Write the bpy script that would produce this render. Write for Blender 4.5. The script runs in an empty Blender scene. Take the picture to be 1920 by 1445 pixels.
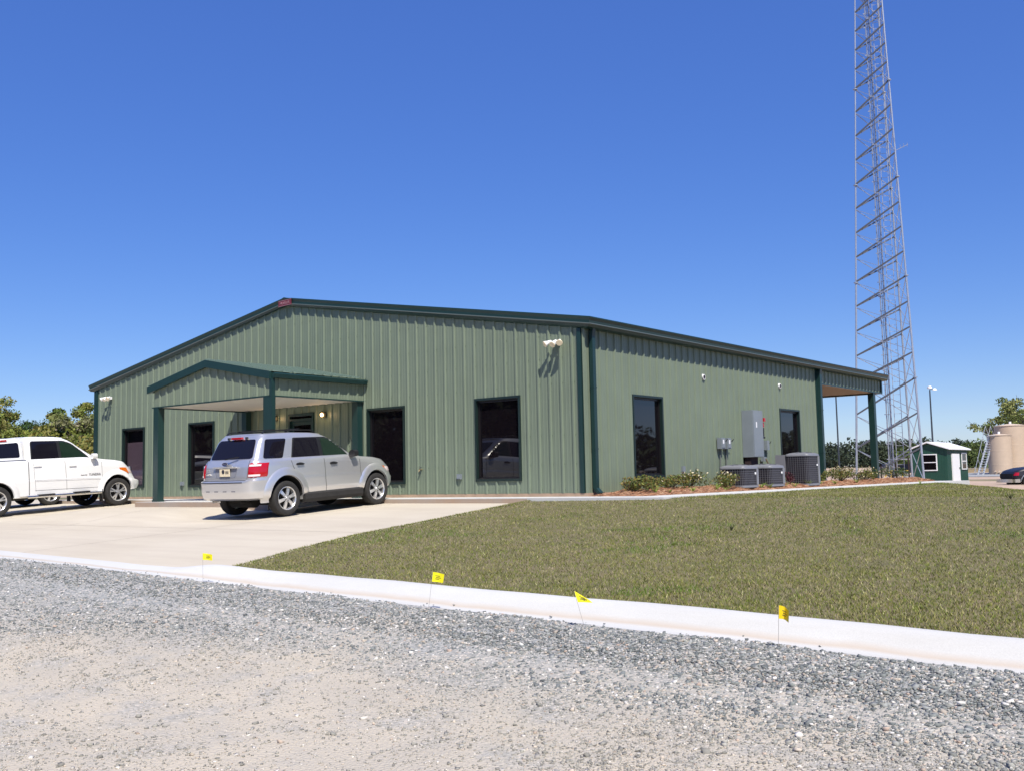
import bpy, bmesh, math, random
import numpy as np
from mathutils import Vector, Matrix
from mathutils.geometry import delaunay_2d_cdt
random.seed(7); RNG = np.random.default_rng(11)
S = bpy.context.scene; COL = S.collection
R_ = math.radians
# ---------------------------------------------------------------- camera, sky, sun
cd = bpy.data.cameras.new('camera'); cam = bpy.data.objects.new('camera', cd); COL.objects.link(cam); S.camera = cam
cd.sensor_width = 36; cd.lens = 35.713; cd.clip_start = .1; cd.clip_end = 3000
cam.matrix_world = Matrix(((0.78240525, 0.07228382, 0.61856049, 11.961), (0.62241575, -0.05728133, -0.78058791, -17.675),
                           (-0.02099191, 0.99573787, -0.0898078, 0.356), (0, 0, 0, 1)))
SUN = Vector((.60, -.46, 1)).normalized()
W = bpy.data.worlds.new('World'); S.world = W; W.use_nodes = True
nt = W.node_tree; bg = nt.nodes['Background']
sky = nt.nodes.new('ShaderNodeTexSky'); sky.sky_type = 'NISHITA'; sky.sun_disc = False
sky.sun_elevation = math.asin(SUN.z); sky.sun_rotation = math.atan2(SUN.x, SUN.y)
sky.altitude = 60; sky.air_density = 1.0; sky.dust_density = 0.15; sky.ozone_density = 4.5
hsv = nt.nodes.new('ShaderNodeHueSaturation'); hsv.inputs['Saturation'].default_value = 1.28; hsv.inputs['Hue'].default_value = .512
nt.links.new(sky.outputs[0], hsv.inputs['Color']); skm = nt.nodes.new('ShaderNodeMix'); skm.data_type = 'RGBA'; skm.inputs[0].default_value = .42; skm.inputs[7].default_value = (.75, 1.40, 4.9, 1)
nt.links.new(hsv.outputs[0], skm.inputs[6]); nt.links.new(skm.outputs[2], bg.inputs[0]); bg.inputs[1].default_value = .118
sl = bpy.data.lights.new('sun', 'SUN'); sl.energy = 4.9; sl.angle = R_(.53); sl.color = (1, .935, .82)
so = bpy.data.objects.new('sun', sl); COL.objects.link(so); so.rotation_euler = SUN.to_track_quat('Z', 'Y').to_euler(); so.location = (0, 0, 60)
S.view_settings.view_transform = 'Standard'; S.view_settings.look = 'None'; S.view_settings.exposure = 0.3; S.view_settings.gamma = 1
# ---------------------------------------------------------------- helpers
def mat(name, col, rough=.6, metal=0, var=0, vs=3, bump=0, bs=40, attr=None, spec=.5, coat=0, emit=None, var2=None):
    m = bpy.data.materials.new(name); m.use_nodes = True; n = m.node_tree; b = n.nodes['Principled BSDF']
    b.inputs['Roughness'].default_value = rough; b.inputs['Metallic'].default_value = metal
    b.inputs['Specular IOR Level'].default_value = spec; b.inputs['Coat Weight'].default_value = coat; b.inputs['Coat Roughness'].default_value = .04
    b.inputs['Base Color'].default_value = (*col, 1)
    g = n.nodes.new('ShaderNodeNewGeometry')
    if attr:
        a = n.nodes.new('ShaderNodeAttribute'); a.attribute_name = attr; src = a.outputs['Color']; n.links.new(src, b.inputs['Base Color'])
    if var:
        no = n.nodes.new('ShaderNodeTexNoise'); no.inputs['Scale'].default_value = vs; no.inputs['Detail'].default_value = 8; no.inputs['Roughness'].default_value = .62
        n.links.new(g.outputs['Position'], no.inputs['Vector'])
        mx = n.nodes.new('ShaderNodeMix'); mx.data_type = 'RGBA'
        rp = n.nodes.new('ShaderNodeMapRange'); rp.inputs[1].default_value = .3; rp.inputs[2].default_value = .7
        n.links.new(no.outputs[0], rp.inputs[0]); n.links.new(rp.outputs[0], mx.inputs[0])
        c2 = var2 if var2 else tuple(c*(1+var) for c in col)
        mx.inputs[6].default_value = (*[c*(1-var) for c in col], 1) if not var2 else (*col, 1); mx.inputs[7].default_value = (*c2, 1)
        n.links.new(mx.outputs[2], b.inputs['Base Color'])
    if bump:
        nb = n.nodes.new('ShaderNodeTexNoise'); nb.inputs['Scale'].default_value = bs; nb.inputs['Detail'].default_value = 5
        n.links.new(g.outputs['Position'], nb.inputs['Vector'])
        bu = n.nodes.new('ShaderNodeBump'); bu.inputs['Strength'].default_value = bump; bu.inputs['Distance'].default_value = .02
        n.links.new(nb.outputs[0], bu.inputs['Height']); n.links.new(bu.outputs[0], b.inputs['Normal'])
    if emit: b.inputs['Emission Color'].default_value = (*emit[0], 1); b.inputs['Emission Strength'].default_value = emit[1]
    return m
M = {}
M['panel'] = mat('sage_metal_panel', (.168, .208, .150), .42, 0, .06, 1.3, .12, 1.6, spec=.45)
M['trim'] = mat('dark_green_trim', (.012, .038, .036), .35, 0, .08, 2)
M['wtrim'] = mat('window_trim', (.009, .022, .020), .4)
M['trim2'] = mat('grey_green_lip', (.11, .13, .125), .35)
M['roof'] = mat('green_roof_metal', (.16, .22, .17), .4, 0, .05, 2)
M['soffit'] = mat('cream_soffit', (.72, .68, .60), .6)
M['tansoffit'] = mat('tan_soffit', (.30, .20, .12), .7)
M['bronze'] = mat('dark_bronze_frame', (.010, .009, .010), .35)
M['glass'] = mat('tinted_window_glass', (.006, .0045, .006), .02, 0, spec=.75)
M['blind'] = mat('window_blind', (.24, .215, .225), .6)
M['white'] = mat('white_paint', (.8, .8, .8), .5)
M['concrete'] = mat('concrete', (.50, .48, .44), .85, 0, .07, 2.0, .15, 60)
M['found'] = mat('stained_concrete', (.38, .27, .19), .9, 0, .2, 2.2, .2, 50)
M['steel'] = mat('galvanised_steel', (.42, .45, .50), .38, .55, .12, 4)
M['steeldark'] = mat('weathered_steel_brace', (.13, .14, .16), .5, .3)
M['ladder'] = mat('galvanised_ladder', (.5, .52, .55), .4, .4)
M['rubber'] = mat('black_rubber', (.022, .021, .020), .8, 0, .25, 9)
M['black'] = mat('black_plastic', (.012, .012, .013), .5)
M['under'] = mat('dark_underbody', (.008, .008, .008), .9)
M['carglass'] = mat('dark_car_glass', (.009, .008, .013), .04, 0, spec=.3)
M['carglass2'] = mat('green_tinted_car_glass', (.012, .026, .017), .03, 0, spec=.4)
M['silver'] = mat('silver_car_paint', (.70, .695, .685), .29, .7, coat=.6)
M['whitecar'] = mat('white_car_paint', (.80, .80, .79), .30, 0, coat=.6)
M['navy'] = mat('navy_car_paint', (.010, .010, .017), .5, 0, coat=.1)
M['alloy'] = mat('alloy_wheel', (.68, .68, .68), .25, .7)
M['chrome'] = mat('chrome', (.72, .72, .72), .12, 1)
M['red'] = mat('red_lens', (.42, .006, .012), .15, coat=.5)
M['amber'] = mat('amber_lens', (.75, .17, .012), .15, coat=.5)
M['clearlens'] = mat('pale_lens', (.75, .62, .60), .15, coat=.5)
M['plate'] = mat('licence_plate', (.75, .65, .45), .5, 0, .15, 30)
M['mark'] = mat('dark_marking', (.03, .03, .04), .6)
M['blue'] = mat('blue_badge', (.01, .03, .12), .2)
M['grey'] = mat('light_grey_cabinet', (.20, .23, .255), .45, 0, .06, 3)
M['acgrill'] = mat('grey_wire_grille', (.17, .17, .19), .45, .3)
M['accoil'] = mat('dark_coil', (.020, .018, .026), .75, 0, .3, 20)
M['acside'] = mat('grey_ac_metal', (.19, .195, .215), .45)
M['plaque'] = mat('red_plaque', (.15, .022, .035), .5)
M['plaquetxt'] = mat('pink_lettering', (.32, .18, .21), .5)
M['lampglass'] = mat('floodlight_lens', (.85, .72, .5), .2)
M['bulb'] = mat('lit_bulb', (1, .8, .5), .3, emit=((1, .62, .25), 9))
M['shed'] = mat('forest_green_siding', (.012, .062, .040), .5, 0, .08, 3)
M['tank'] = mat('tan_tank', (.50, .385, .28), .6, 0, .05, 2)
M['tanktop'] = mat('tan_tank_top', (.60, .48, .36), .6)
M['yellow'] = mat('yellow_pipe', (.75, .48, .04), .5)
M['rustpost'] = mat('dark_rusty_post', (.03, .016, .016), .8)
M['pole'] = mat('dark_pole', (.03, .04, .055), .6)
M['flag'] = mat('yellow_flag', (.86, .78, .01), .6)
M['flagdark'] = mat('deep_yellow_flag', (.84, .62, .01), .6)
M['wire'] = mat('thin_wire', (.30, .28, .26), .5)
M['bark'] = mat('bark', (.06, .045, .035), .9, 0, .3, 6)
M['leaf'] = mat('foliage', (.08, .1, .04), .65, attr='col', spec=.25)
M['stone'] = mat('loose_stone', (.3, .3, .3), .9, attr='col', spec=.2)
M['blade'] = mat('grass_blades', (.1, .1, .05), .7, attr='col', spec=.15)
M['straw'] = mat('pine_straw', (.3, .15, .08), .8, attr='col', spec=.15)

class MB:
    def __init__(s): s.v = []; s.f = []; s.mi = []; s.m = 0
    def mat(s, i): s.m = i; return s
    def add(s, vs, fs):
        o = len(s.v); s.v += [tuple(v) for v in vs]
        for f in fs: s.f.append(tuple(o+i for i in f)); s.mi.append(s.m)
        return s
    def box(s, x0, x1, y0, y1, z0, z1):
        return s.add([(x0,y0,z0),(x1,y0,z0),(x1,y1,z0),(x0,y1,z0),(x0,y0,z1),(x1,y0,z1),(x1,y1,z1),(x0,y1,z1)],
                     [(3,2,1,0),(4,5,6,7),(0,1,5,4),(1,2,6,5),(2,3,7,6),(3,0,4,7)])
    def cyl(s, a, b, r0, r1=None, n=8, cap=True):
        a = Vector(a); b = Vector(b); r1 = r0 if r1 is None else r1; d = (b-a).normalized()
        u = d.orthogonal().normalized(); w = d.cross(u); vs = []
        for p, r in ((a, r0), (b, r1)):
            for i in range(n):
                t = 2*math.pi*i/n; vs.append(p+u*(r*math.cos(t))+w*(r*math.sin(t)))
        fs = [(i, (i+1) % n, n+(i+1) % n, n+i) for i in range(n)]
        if cap: fs += [tuple(range(n-1, -1, -1)), tuple(range(n, 2*n))]
        return s.add(vs, fs)
    def bar(s, a, b, w, h=None, up=(0, 0, 1)):
        a = Vector(a); b = Vector(b); h = w if h is None else h; d = (b-a).normalized(); up = Vector(up)
        if abs(d.dot(up)) > .98: up = Vector((1, 0, 0))
        u = d.cross(up).normalized()*w/2; v = u.cross(d).normalized()*h/2
        return s.add([a-u-v, a+u-v, a+u+v, a-u+v, b-u-v, b+u-v, b+u+v, b-u+v], [(3,2,1,0),(4,5,6,7),(0,1,5,4),(1,2,6,5),(2,3,7,6),(3,0,4,7)])
    def lathe(s, prof, c=(0,0,0), axis='z', n=24, close=False):
        vs = []; c = Vector(c)
        for r, h in prof:
            for i in range(n):
                t = 2*math.pi*i/n; a, b = r*math.cos(t), r*math.sin(t)
                vs.append(c+Vector({'z': (a, b, h), 'x': (h, a, b), 'y': (b, h, a)}[axis]))
        k = len(prof); fs = []
        for j in range(k-1 if not close else k):
            for i in range(n):
                j2 = (j+1) % k; fs.append((j*n+i, j*n+(i+1) % n, j2*n+(i+1) % n, j2*n+i))
        return s.add(vs, fs)
    def prism(s, poly, fn0, fn1):
        n = len(poly); vs = [fn0(*p) for p in poly]+[fn1(*p) for p in poly]
        return s.add(vs, [tuple(range(n-1, -1, -1)), tuple(range(n, 2*n))]+[(i, (i+1) % n, n+(i+1) % n, n+i) for i in range(n)])
    def sweep(s, prof, path, fn):   # prof list (a,b); path list of params; fn(param,a,b)->xyz ; open profile sheet
        n = len(prof); vs = [fn(p, a, b) for p in path for a, b in prof]
        return s.add(vs, [(j*n+i, j*n+i+1, (j+1)*n+i+1, (j+1)*n+i) for j in range(len(path)-1) for i in range(n-1)])
    def build(s, name, mats, parent=None, smooth=None, fix=True):
        me = bpy.data.meshes.new(name); me.from_pydata(s.v, [], s.f)
        for m in (mats if isinstance(mats, (list, tuple)) else [mats]): me.materials.append(m)
        if len(me.materials) > 1: me.polygons.foreach_set('material_index', s.mi)
        if fix:
            b = bmesh.new(); b.from_mesh(me); bmesh.ops.recalc_face_normals(b, faces=b.faces); b.to_mesh(me); b.free()
        if smooth is not None:
            me.polygons.foreach_set('use_smooth', [True]*len(me.polygons)); me.set_sharp_from_angle(angle=R_(smooth))
        me.update(); o = bpy.data.objects.new(name, me); COL.objects.link(o)
        if parent: o.parent = parent
        return o
def tag(o, label=None, cat=None, group=None, kind=None):
    if label: o['label'] = label
    if cat: o['category'] = cat
    if group: o['group'] = group
    if kind: o['kind'] = kind
    return o
def thing(name, label, cat, loc=(0, 0, 0), rot=(0, 0, 0), group=None):
    o = bpy.data.objects.new(name, None); COL.objects.link(o); o.location = loc; o.rotation_euler = rot; o.empty_display_size = .2
    return tag(o, label, cat, group)
def dup(root, loc, rot=None, label=None, scale=None, parent=None):
    c = root.copy(); COL.objects.link(c)
    if parent is not None: c.parent = parent
    else:
        c.location = loc
        if rot is not None: c.rotation_euler = rot
        if scale: c.scale = scale
        if label: c['label'] = label
    for ch in root.children: dup(ch, None, parent=c)
    return c
def npmesh(name, V, F, mats, col=None, parent=None):
    me = bpy.data.meshes.new(name); k = F.shape[1]
    me.vertices.add(len(V)); me.vertices.foreach_set('co', V.astype(np.float32).ravel())
    me.loops.add(F.size); me.loops.foreach_set('vertex_index', F.astype(np.int32).ravel())
    me.polygons.add(len(F)); me.polygons.foreach_set('loop_start', np.arange(0, F.size, k, dtype=np.int32))
    me.polygons.foreach_set('loop_total', np.full(len(F), k, dtype=np.int32))
    me.update(calc_edges=True)
    if col is not None:
        a = me.attributes.new('col', 'FLOAT_COLOR', 'POINT'); a.data.foreach_set('color', np.c_[col, np.ones(len(col))].astype(np.float32).ravel())
    me.materials.append(mats); o = bpy.data.objects.new(name, me); COL.objects.link(o)
    if parent: o.parent = parent
    return o
def inpoly(px, py, poly):
    r = np.zeros(len(px), bool); n = len(poly)
    for i in range(n):
        x1, y1 = poly[i]; x2, y2 = poly[(i+1) % n]
        if y1 == y2: continue
        c = ((y1 > py) != (y2 > py)) & (px < (x2-x1)*(py-y1)/(y2-y1)+x1); r ^= c
    return r
def sheetmesh(poly, step, fn, jitter=0):
    pts = []; n = len(poly)
    for i in range(n):
        a = Vector(poly[i]); b = Vector(poly[(i+1) % n]); k = max(1, int((b-a).length/step))
        pts += [a.lerp(b, j/k) for j in range(k)]
    nb = len(pts); xs = [p[0] for p in pts]; ys = [p[1] for p in pts]
    gx, gy = np.meshgrid(np.arange(min(xs)+step*.5, max(xs), step), np.arange(min(ys)+step*.5, max(ys), step))
    gx = gx.ravel(); gy = gy.ravel(); k = inpoly(gx, gy, poly)
    allp = pts+[Vector((a, b)) for a, b in zip(gx[k], gy[k])]
    v, e, f, *_ = delaunay_2d_cdt(allp, [], [list(range(nb))], 1, 1e-5)
    return [fn(p[0], p[1]) for p in v], [tuple(q) for q in f]
def sheet(name, poly, step, fn, m, parent=None, smooth=40, mb=None):
    v, f = sheetmesh(poly, step, fn); q = mb or MB(); q.add(v, f)
    if mb: return
    o = q.build(name, m, parent, smooth=smooth)
    return o
def textmesh(name, txt, size, m, parent, matrix, ext=.003):
    c = bpy.data.curves.new(name, 'FONT'); c.body = txt; c.size = size; c.extrude = ext; c.align_x = 'CENTER'; c.align_y = 'CENTER'
    o = bpy.data.objects.new(name+'_c', c); COL.objects.link(o); bpy.context.view_layer.update()
    me = bpy.data.meshes.new_from_object(o.evaluated_get(bpy.context.evaluated_depsgraph_get())); bpy.data.objects.remove(o)
    me.materials.clear(); me.materials.append(m); me.transform(matrix); r = bpy.data.objects.new(name, me); COL.objects.link(r); r.parent = parent
    return r
# ---------------------------------------------------------------- terrain heights
def sst(t): t = np.clip(t, 0, 1); return t*t*(3-2*t)
def zdrive(x, y):
    x = np.asarray(x, float); y = np.asarray(y, float)
    z = -.09+.06*np.clip(y, -22, -1.3)+.006*np.sin(x*.7+y*.4)*sst((-y-6)/6)
    m = sst((x+13.2)/1.2)*sst((-6.9-x)/1.0)*sst((y+6.4)/2.4)
    return z*(1-m)+m*np.maximum(z, -.195)
def drop(x, y):
    d = (x-7)*.928+(y-5)*.371
    east = sst((d+.25)/3.2)*.90*sst((x+4)/8)*sst((y+7)/9)
    north = sst((y-20)/16)*.45
    return np.maximum(east, north)
def zlawn(x, y):
    x = np.asarray(x, float); y = np.asarray(y, float)
    return -.092+.0605*np.minimum(0, np.clip(y, -22, 99)+.6)+.010*np.sin(x*1.3)*np.sin(y*.9+1)-drop(x, y)
def zground(x, y):
    x = np.asarray(x, float); y = np.asarray(y, float)
    near = np.minimum(zlawn(x, y), zdrive(x, y))-.06
    far = np.hypot(x, y-20)
    b = -.12-drop(x, y)+.0
    out = np.where(y < -.5, near, np.where((y < 20) & (x < 8), b-.06, b))
    return out+np.clip(far-52, 0, 170)*.0115+np.clip(far-222, 0, 2000)*.004
ygut = lambda x: -10.62-.085*x
# ---------------------------------------------------------------- ground materials
def ground_mat():
    m = mat('dirt_field', (.46, .34, .25), .95, 0, .12, .25, .25, 8); n = m.node_tree; b = n.nodes['Principled BSDF']
    g = [q for q in n.nodes if q.type == 'NEW_GEOMETRY'][0]; old = b.inputs['Base Color'].links[0].from_socket
    def blend(old, scale, lo, hi, col, sx=1, sy=1):
        mp = n.nodes.new('ShaderNodeMapping'); mp.inputs['Scale'].default_value = (sx, sy, 1); n.links.new(g.outputs['Position'], mp.inputs[0])
        no = n.nodes.new('ShaderNodeTexNoise'); no.inputs['Scale'].default_value = scale; no.inputs['Detail'].default_value = 6; n.links.new(mp.outputs[0], no.inputs['Vector'])
        r = n.nodes.new('ShaderNodeMapRange'); r.inputs[1].default_value = lo; r.inputs[2].default_value = hi; n.links.new(no.outputs[0], r.inputs[0])
        x = n.nodes.new('ShaderNodeMix'); x.data_type = 'RGBA'; n.links.new(r.outputs[0], x.inputs[0]); n.links.new(old, x.inputs[6]); x.inputs[7].default_value = (*col, 1)
        return x.outputs[2]
    o = blend(old, .06, .5, .56, (.15, .145, .07)); o = blend(o, 1.5, .55, .7, (.30, .2, .13))
    n.links.new(o, b.inputs['Base Color']); return m
def sheet_np(name, xs, ys, zf, m):
    X, Y = np.meshgrid(xs, ys); Z = zf(X, Y); V = np.c_[X.ravel(), Y.ravel(), Z.ravel()]; w = len(xs); h = len(ys)
    i = (np.arange(h-1)[:, None]*w+np.arange(w-1)[None]).ravel()
    o = npmesh(name, V, np.c_[i, i+1, i+w+1, i+w], m); o.data.polygons.foreach_set('use_smooth', np.ones(len(i), bool)); return o
def geo(a, b, n): return np.sign(np.linspace(a, b, n))*np.abs(np.linspace(a, b, n))
ax = np.concatenate([-np.geomspace(1500, 62, 26), np.arange(-60, 60, 1.0), np.geomspace(62, 1500, 26)])
tag(sheet_np('ground', ax, ax+10, zground, ground_mat()), kind='structure')
def road_mat():
    m = bpy.data.materials.new('gravel_road'); m.use_nodes = True; n = m.node_tree; L = n.links; b = n.nodes['Principled BSDF']
    b.inputs['Roughness'].default_value = .95; b.inputs['Specular IOR Level'].default_value = .15
    g = n.nodes.new('ShaderNodeNewGeometry'); P = g.outputs['Position']
    def noise(sc, det=6, vec=P, rough=.6):
        q = n.nodes.new('ShaderNodeTexNoise'); q.inputs['Scale'].default_value = sc; q.inputs['Detail'].default_value = det; q.inputs['Roughness'].default_value = rough; L.new(vec, q.inputs['Vector']); return q.outputs[0]
    def rng(s, a, c, d=0, e=1):
        q = n.nodes.new('ShaderNodeMapRange'); q.inputs[1].default_value = a; q.inputs[2].default_value = c; q.inputs[3].default_value = d; q.inputs[4].default_value = e; L.new(s, q.inputs[0]); return q.outputs[0]
    def mixc(f, a, c):
        q = n.nodes.new('ShaderNodeMix'); q.data_type = 'RGBA'; L.new(f, q.inputs[0])
        for k, s in ((6, a), (7, c)):
            if isinstance(s, tuple): q.inputs[k].default_value = (*s, 1)
            else: L.new(s, q.inputs[k])
        return q.outputs[2]
    def math_(op, a, c):
        q = n.nodes.new('ShaderNodeMath'); q.operation = op
        for k, s in ((0, a), (1, c)):
            if isinstance(s, (int, float)): q.inputs[k].default_value = s
            else: L.new(s, q.inputs[k])
        return q.outputs[0]
    sx = n.nodes.new('ShaderNodeSeparateXYZ'); L.new(P, sx.inputs[0])
    dist = math_('SUBTRACT', math_('SUBTRACT', -10.62, math_('MULTIPLY', sx.outputs[0], .085)), sx.outputs[1])   # metres from gutter
    dn = math_('ADD', dist, math_('MULTIPLY', rng(noise(.6, 4), .3, .7, -1, 1), .7))
    kx = rng(sx.outputs[0], -3, 6, 3.0, 1.0); fine = rng(math_('DIVIDE', dn, kx), .5, 1.9)
    vo = n.nodes.new('ShaderNodeTexVoronoi'); vo.inputs['Scale'].default_value = 55; L.new(P, vo.inputs['Vector'])
    hs = n.nodes.new('ShaderNodeSeparateColor'); L.new(vo.outputs['Color'], hs.inputs[0])
    cell = mixc(rng(hs.outputs[0], 0, 1), (.21, .22, .215), (.43, .43, .41))
    cell = mixc(rng(hs.outputs[1], .82, .84), cell, (.58, .53, .47))
    dust = mixc(rng(noise(1.1, 5), .35, .65), (.52, .455, .345), (.63, .54, .395))
    dust = mixc(rng(noise(160, 4, rough=.8), .35, .7), dust, (.40, .385, .36))
    patch = math_('MULTIPLY', fine, rng(noise(2.3, 8), .34, .52, .45, 1))
    c = mixc(patch, cell, dust); L.new(c, b.inputs['Base Color'])
    bu = n.nodes.new('ShaderNodeBump'); bu.inputs['Strength'].default_value = .55; bu.inputs['Distance'].default_value = .012
    hgt = math_('ADD', math_('MULTIPLY', vo.outputs['Distance'], -1.2), noise(90, 6)); L.new(hgt, bu.inputs['Height']); L.new(bu.outputs[0], b.inputs['Normal'])
    return m
M['road'] = road_mat()
roadpoly = [(-90, ygut(-90)+.02), (45, ygut(45)+.02), (45, -45), (-90, -45)]
zroad = lambda x, y: zdrive(x, y)+.0
xs = np.arange(-90, 45.1, .75)
Xr, Tr = np.meshgrid(xs, np.linspace(0, 1, 50)**1.3); Yr = ygut(Xr)+.03-Tr*34
Zr = zdrive(Xr, Yr)-.004-.022*sst((ygut(Xr)-Yr)/1.2)+.012*np.sin(Xr*.9+1)*np.sin(Yr*1.1)*sst((ygut(Xr)-Yr)/1.5)+.028*np.exp(-((ygut(Xr)-Yr-.55)/.45)**2)
Vr = np.c_[Xr.ravel(), Yr.ravel(), Zr.ravel()]; w = len(xs); ii = (np.arange(49)[:, None]*w+np.arange(w-1)[None]).ravel()
ro = npmesh('gravel_road', Vr, np.c_[ii, ii+1, ii+w+1, ii+w], M['road']); ro.data.polygons.foreach_set('use_smooth', np.ones(len(ii), bool)); tag(ro, kind='structure')
def zr_at(x, y):
    return zdrive(x, y)-.004-.022*sst((ygut(x)-y)/1.2)+.012*np.sin(x*.9+1)*np.sin(y*1.1)*sst((ygut(x)-y)/1.5)+.028*np.exp(-((ygut(x)-y-.55)/.45)**2)
# concrete of the parking apron
def conc_mat(name, c1, c2, stain, joints=False, gutter=False):
    m = mat(name, c1, .85, 0, .1, .45, .12, 90, var2=c2); n = m.node_tree; L = n.links; b = n.nodes['Principled BSDF']
    g = [q for q in n.nodes if q.type == 'NEW_GEOMETRY'][0]; old = b.inputs['Base Color'].links[0].from_socket
    mp = n.nodes.new('ShaderNodeMapping'); mp.inputs['Rotation'].default_value = (0, 0, .35); mp.inputs['Scale'].default_value = (.22, 1.5, 1); L.new(g.outputs['Position'], mp.inputs[0])
    no = n.nodes.new('ShaderNodeTexNoise'); no.inputs['Scale'].default_value = 1.1; no.inputs['Detail'].default_value = 7; no.inputs['Roughness'].default_value = .65; L.new(mp.outputs[0], no.inputs['Vector'])
    r = n.nodes.new('ShaderNodeMapRange'); r.inputs[1].default_value = .45; r.inputs[2].default_value = .75; r.inputs[4].default_value = .75; L.new(no.outputs[0], r.inputs[0])
    x = n.nodes.new('ShaderNodeMix'); x.data_type = 'RGBA'; L.new(r.outputs[0], x.inputs[0]); L.new(old, x.inputs[6]); x.inputs[7].default_value = (*stain, 1)
    o = x.outputs[2]
    f = n.nodes.new('ShaderNodeTexNoise'); f.inputs['Scale'].default_value = 120; f.inputs['Detail'].default_value = 4; L.new(g.outputs['Position'], f.inputs['Vector'])
    fr = n.nodes.new('ShaderNodeMapRange'); fr.inputs[1].default_value = .3; fr.inputs[2].default_value = .7; fr.inputs[3].default_value = .93; fr.inputs[4].default_value = 1.05; L.new(f.outputs[0], fr.inputs[0])
    mu = n.nodes.new('ShaderNodeMix'); mu.data_type = 'RGBA'; mu.blend_type = 'MULTIPLY'; mu.inputs[0].default_value = 1; L.new(o, mu.inputs[6]); L.new(fr.outputs[0], mu.inputs[7])
    L.new(mu.outputs[2], b.inputs['Base Color']); return m
M['drive'] = conc_mat('driveway_concrete', (.53, .47, .365), (.59, .53, .425), (.47, .41, .325))
M['walk'] = conc_mat('pale_concrete', (.62, .62, .595), (.57, .565, .54), (.52, .505, .465))
edge = [(1.62, None), (.95, -8.6), (.45, -7.0), (.2, -5.6), (-.1, -4.1), (-.35, -2.6), (-.62, -1.30)]
yb = lambda x: ygut(x)+.50
drivepoly = [(-45, yb(-45)), (-20, yb(-20)), (-8, yb(-8)), (.2, yb(.2)), (1.62, yb(1.62))]+edge[1:]+[(-6.65, -1.30), (-6.65, -3.1), (-12.05, -3.1), (-12.05, -1.30), (-20.5, -1.30), (-30, 4), (-45, 4)]
JX = [-9.3, -4.4, -14.2, -19.1, -24, -29]
sheet('driveway', drivepoly, .6, lambda x, y: (x, y, float(zdrive(x, y))), M['drive'])['kind'] = 'structure'
jb = MB()
for jx in JX:
    y1 = -3.15 if -12 < jx < -6.7 else -1.35
    jb.sweep([(-.006, 0), (.006, 0)], np.linspace(yb(jx)+.02, y1, 14), lambda p, a, b: (jx+a, p, float(zdrive(jx, p))+.004))
jb.sweep([(-.006, 0), (.006, 0)], np.linspace(-30, .2, 50), lambda p, a, b: (p, -6.35+a, float(zdrive(p, -6.35))+.004))
jb.build('driveway_joint', mat('joint_filler', (.20, .17, .14), .9))['kind'] = 'structure'
# curb and gutter swept along the road edge
cm = conc_mat('curb_concrete', (.56, .56, .535), (.63, .63, .605), (.50, .485, .445))
def curbmat(m):
    n = m.node_tree; L = n.links; b = n.nodes['Principled BSDF']; g = [q for q in n.nodes if q.type == 'NEW_GEOMETRY'][0]; old = b.inputs['Base Color'].links[0].from_socket
    sx = n.nodes.new('ShaderNodeSeparateXYZ'); L.new(g.outputs['Position'], sx.inputs[0])
    def mth(op, a, c):
        q = n.nodes.new('ShaderNodeMath'); q.operation = op
        for k, s in ((0, a), (1, c)):
            if isinstance(s, (int, float)): q.inputs[k].default_value = s
            else: L.new(s, q.inputs[k])
        return q.outputs[0]
    d = mth('ADD', mth('ADD', sx.outputs[1], 10.62), mth('MULTIPLY', sx.outputs[0], .085))
    no = n.nodes.new('ShaderNodeTexNoise'); no.inputs['Scale'].default_value = 2.2; no.inputs['Detail'].default_value = 5; L.new(g.outputs['Position'], no.inputs['Vector'])
    e = mth('ABSOLUTE', mth('SUBTRACT', mth('ADD', d, mth('MULTIPLY', no.outputs[0], .06)), .235), 0)
    r = n.nodes.new('ShaderNodeMapRange'); r.inputs[1].default_value = 0; r.inputs[2].default_value = .06; r.inputs[3].default_value = .8; r.inputs[4].default_value = 0; L.new(e, r.inputs[0])
    x = n.nodes.new('ShaderNodeMix'); x.data_type = 'RGBA'; L.new(r.outputs[0], x.inputs[0]); L.new(old, x.inputs[6]); x.inputs[7].default_value = (.50, .42, .33, 1)
    L.new(x.outputs[2], b.inputs['Base Color']); return m
curbmat(cm)
cp = [(-.02, -.25), (0, -.002), (.10, -.012), (.20, -.006), (.26, .025), (.31, .068), (.37, .094), (.44, .102), (.485, .098), (.50, .085), (.51, -.25)]
flat = [(-.02, -.25), (0, 0), (.10, -.012), (.20, -.012), (.26, -.006), (.31, -.002), (.37, 0), (.44, .002), (.485, .003), (.495, .003), (.505, -.25)]
def curbpt(x, i):
    t = float(sst((x-.35)/1.3)); a = cp[i][0]; h = cp[i][1]*t+flat[i][1]*(1-t); y = ygut(x)+a
    return (x, y, float(zdrive(x, ygut(x)+min(max(a, 0), .5)))+h+.004+.004*math.sin(x*1.7)+.003*math.sin(x*4.1))
cxs = np.concatenate([np.arange(-60, -1, 2.0), np.arange(-1, 3, .12), np.arange(3, 45, .6)]); cb = MB(); n = len(cp)
cb.add([curbpt(x, i) for x in cxs for i in range(n)], [(j*n+i, j*n+i+1, (j+1)*n+i+1, (j+1)*n+i) for j in range(len(cxs)-1) for i in range(n-1)])
cb.build('curb', cm, smooth=50)['kind'] = 'structure'
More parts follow.
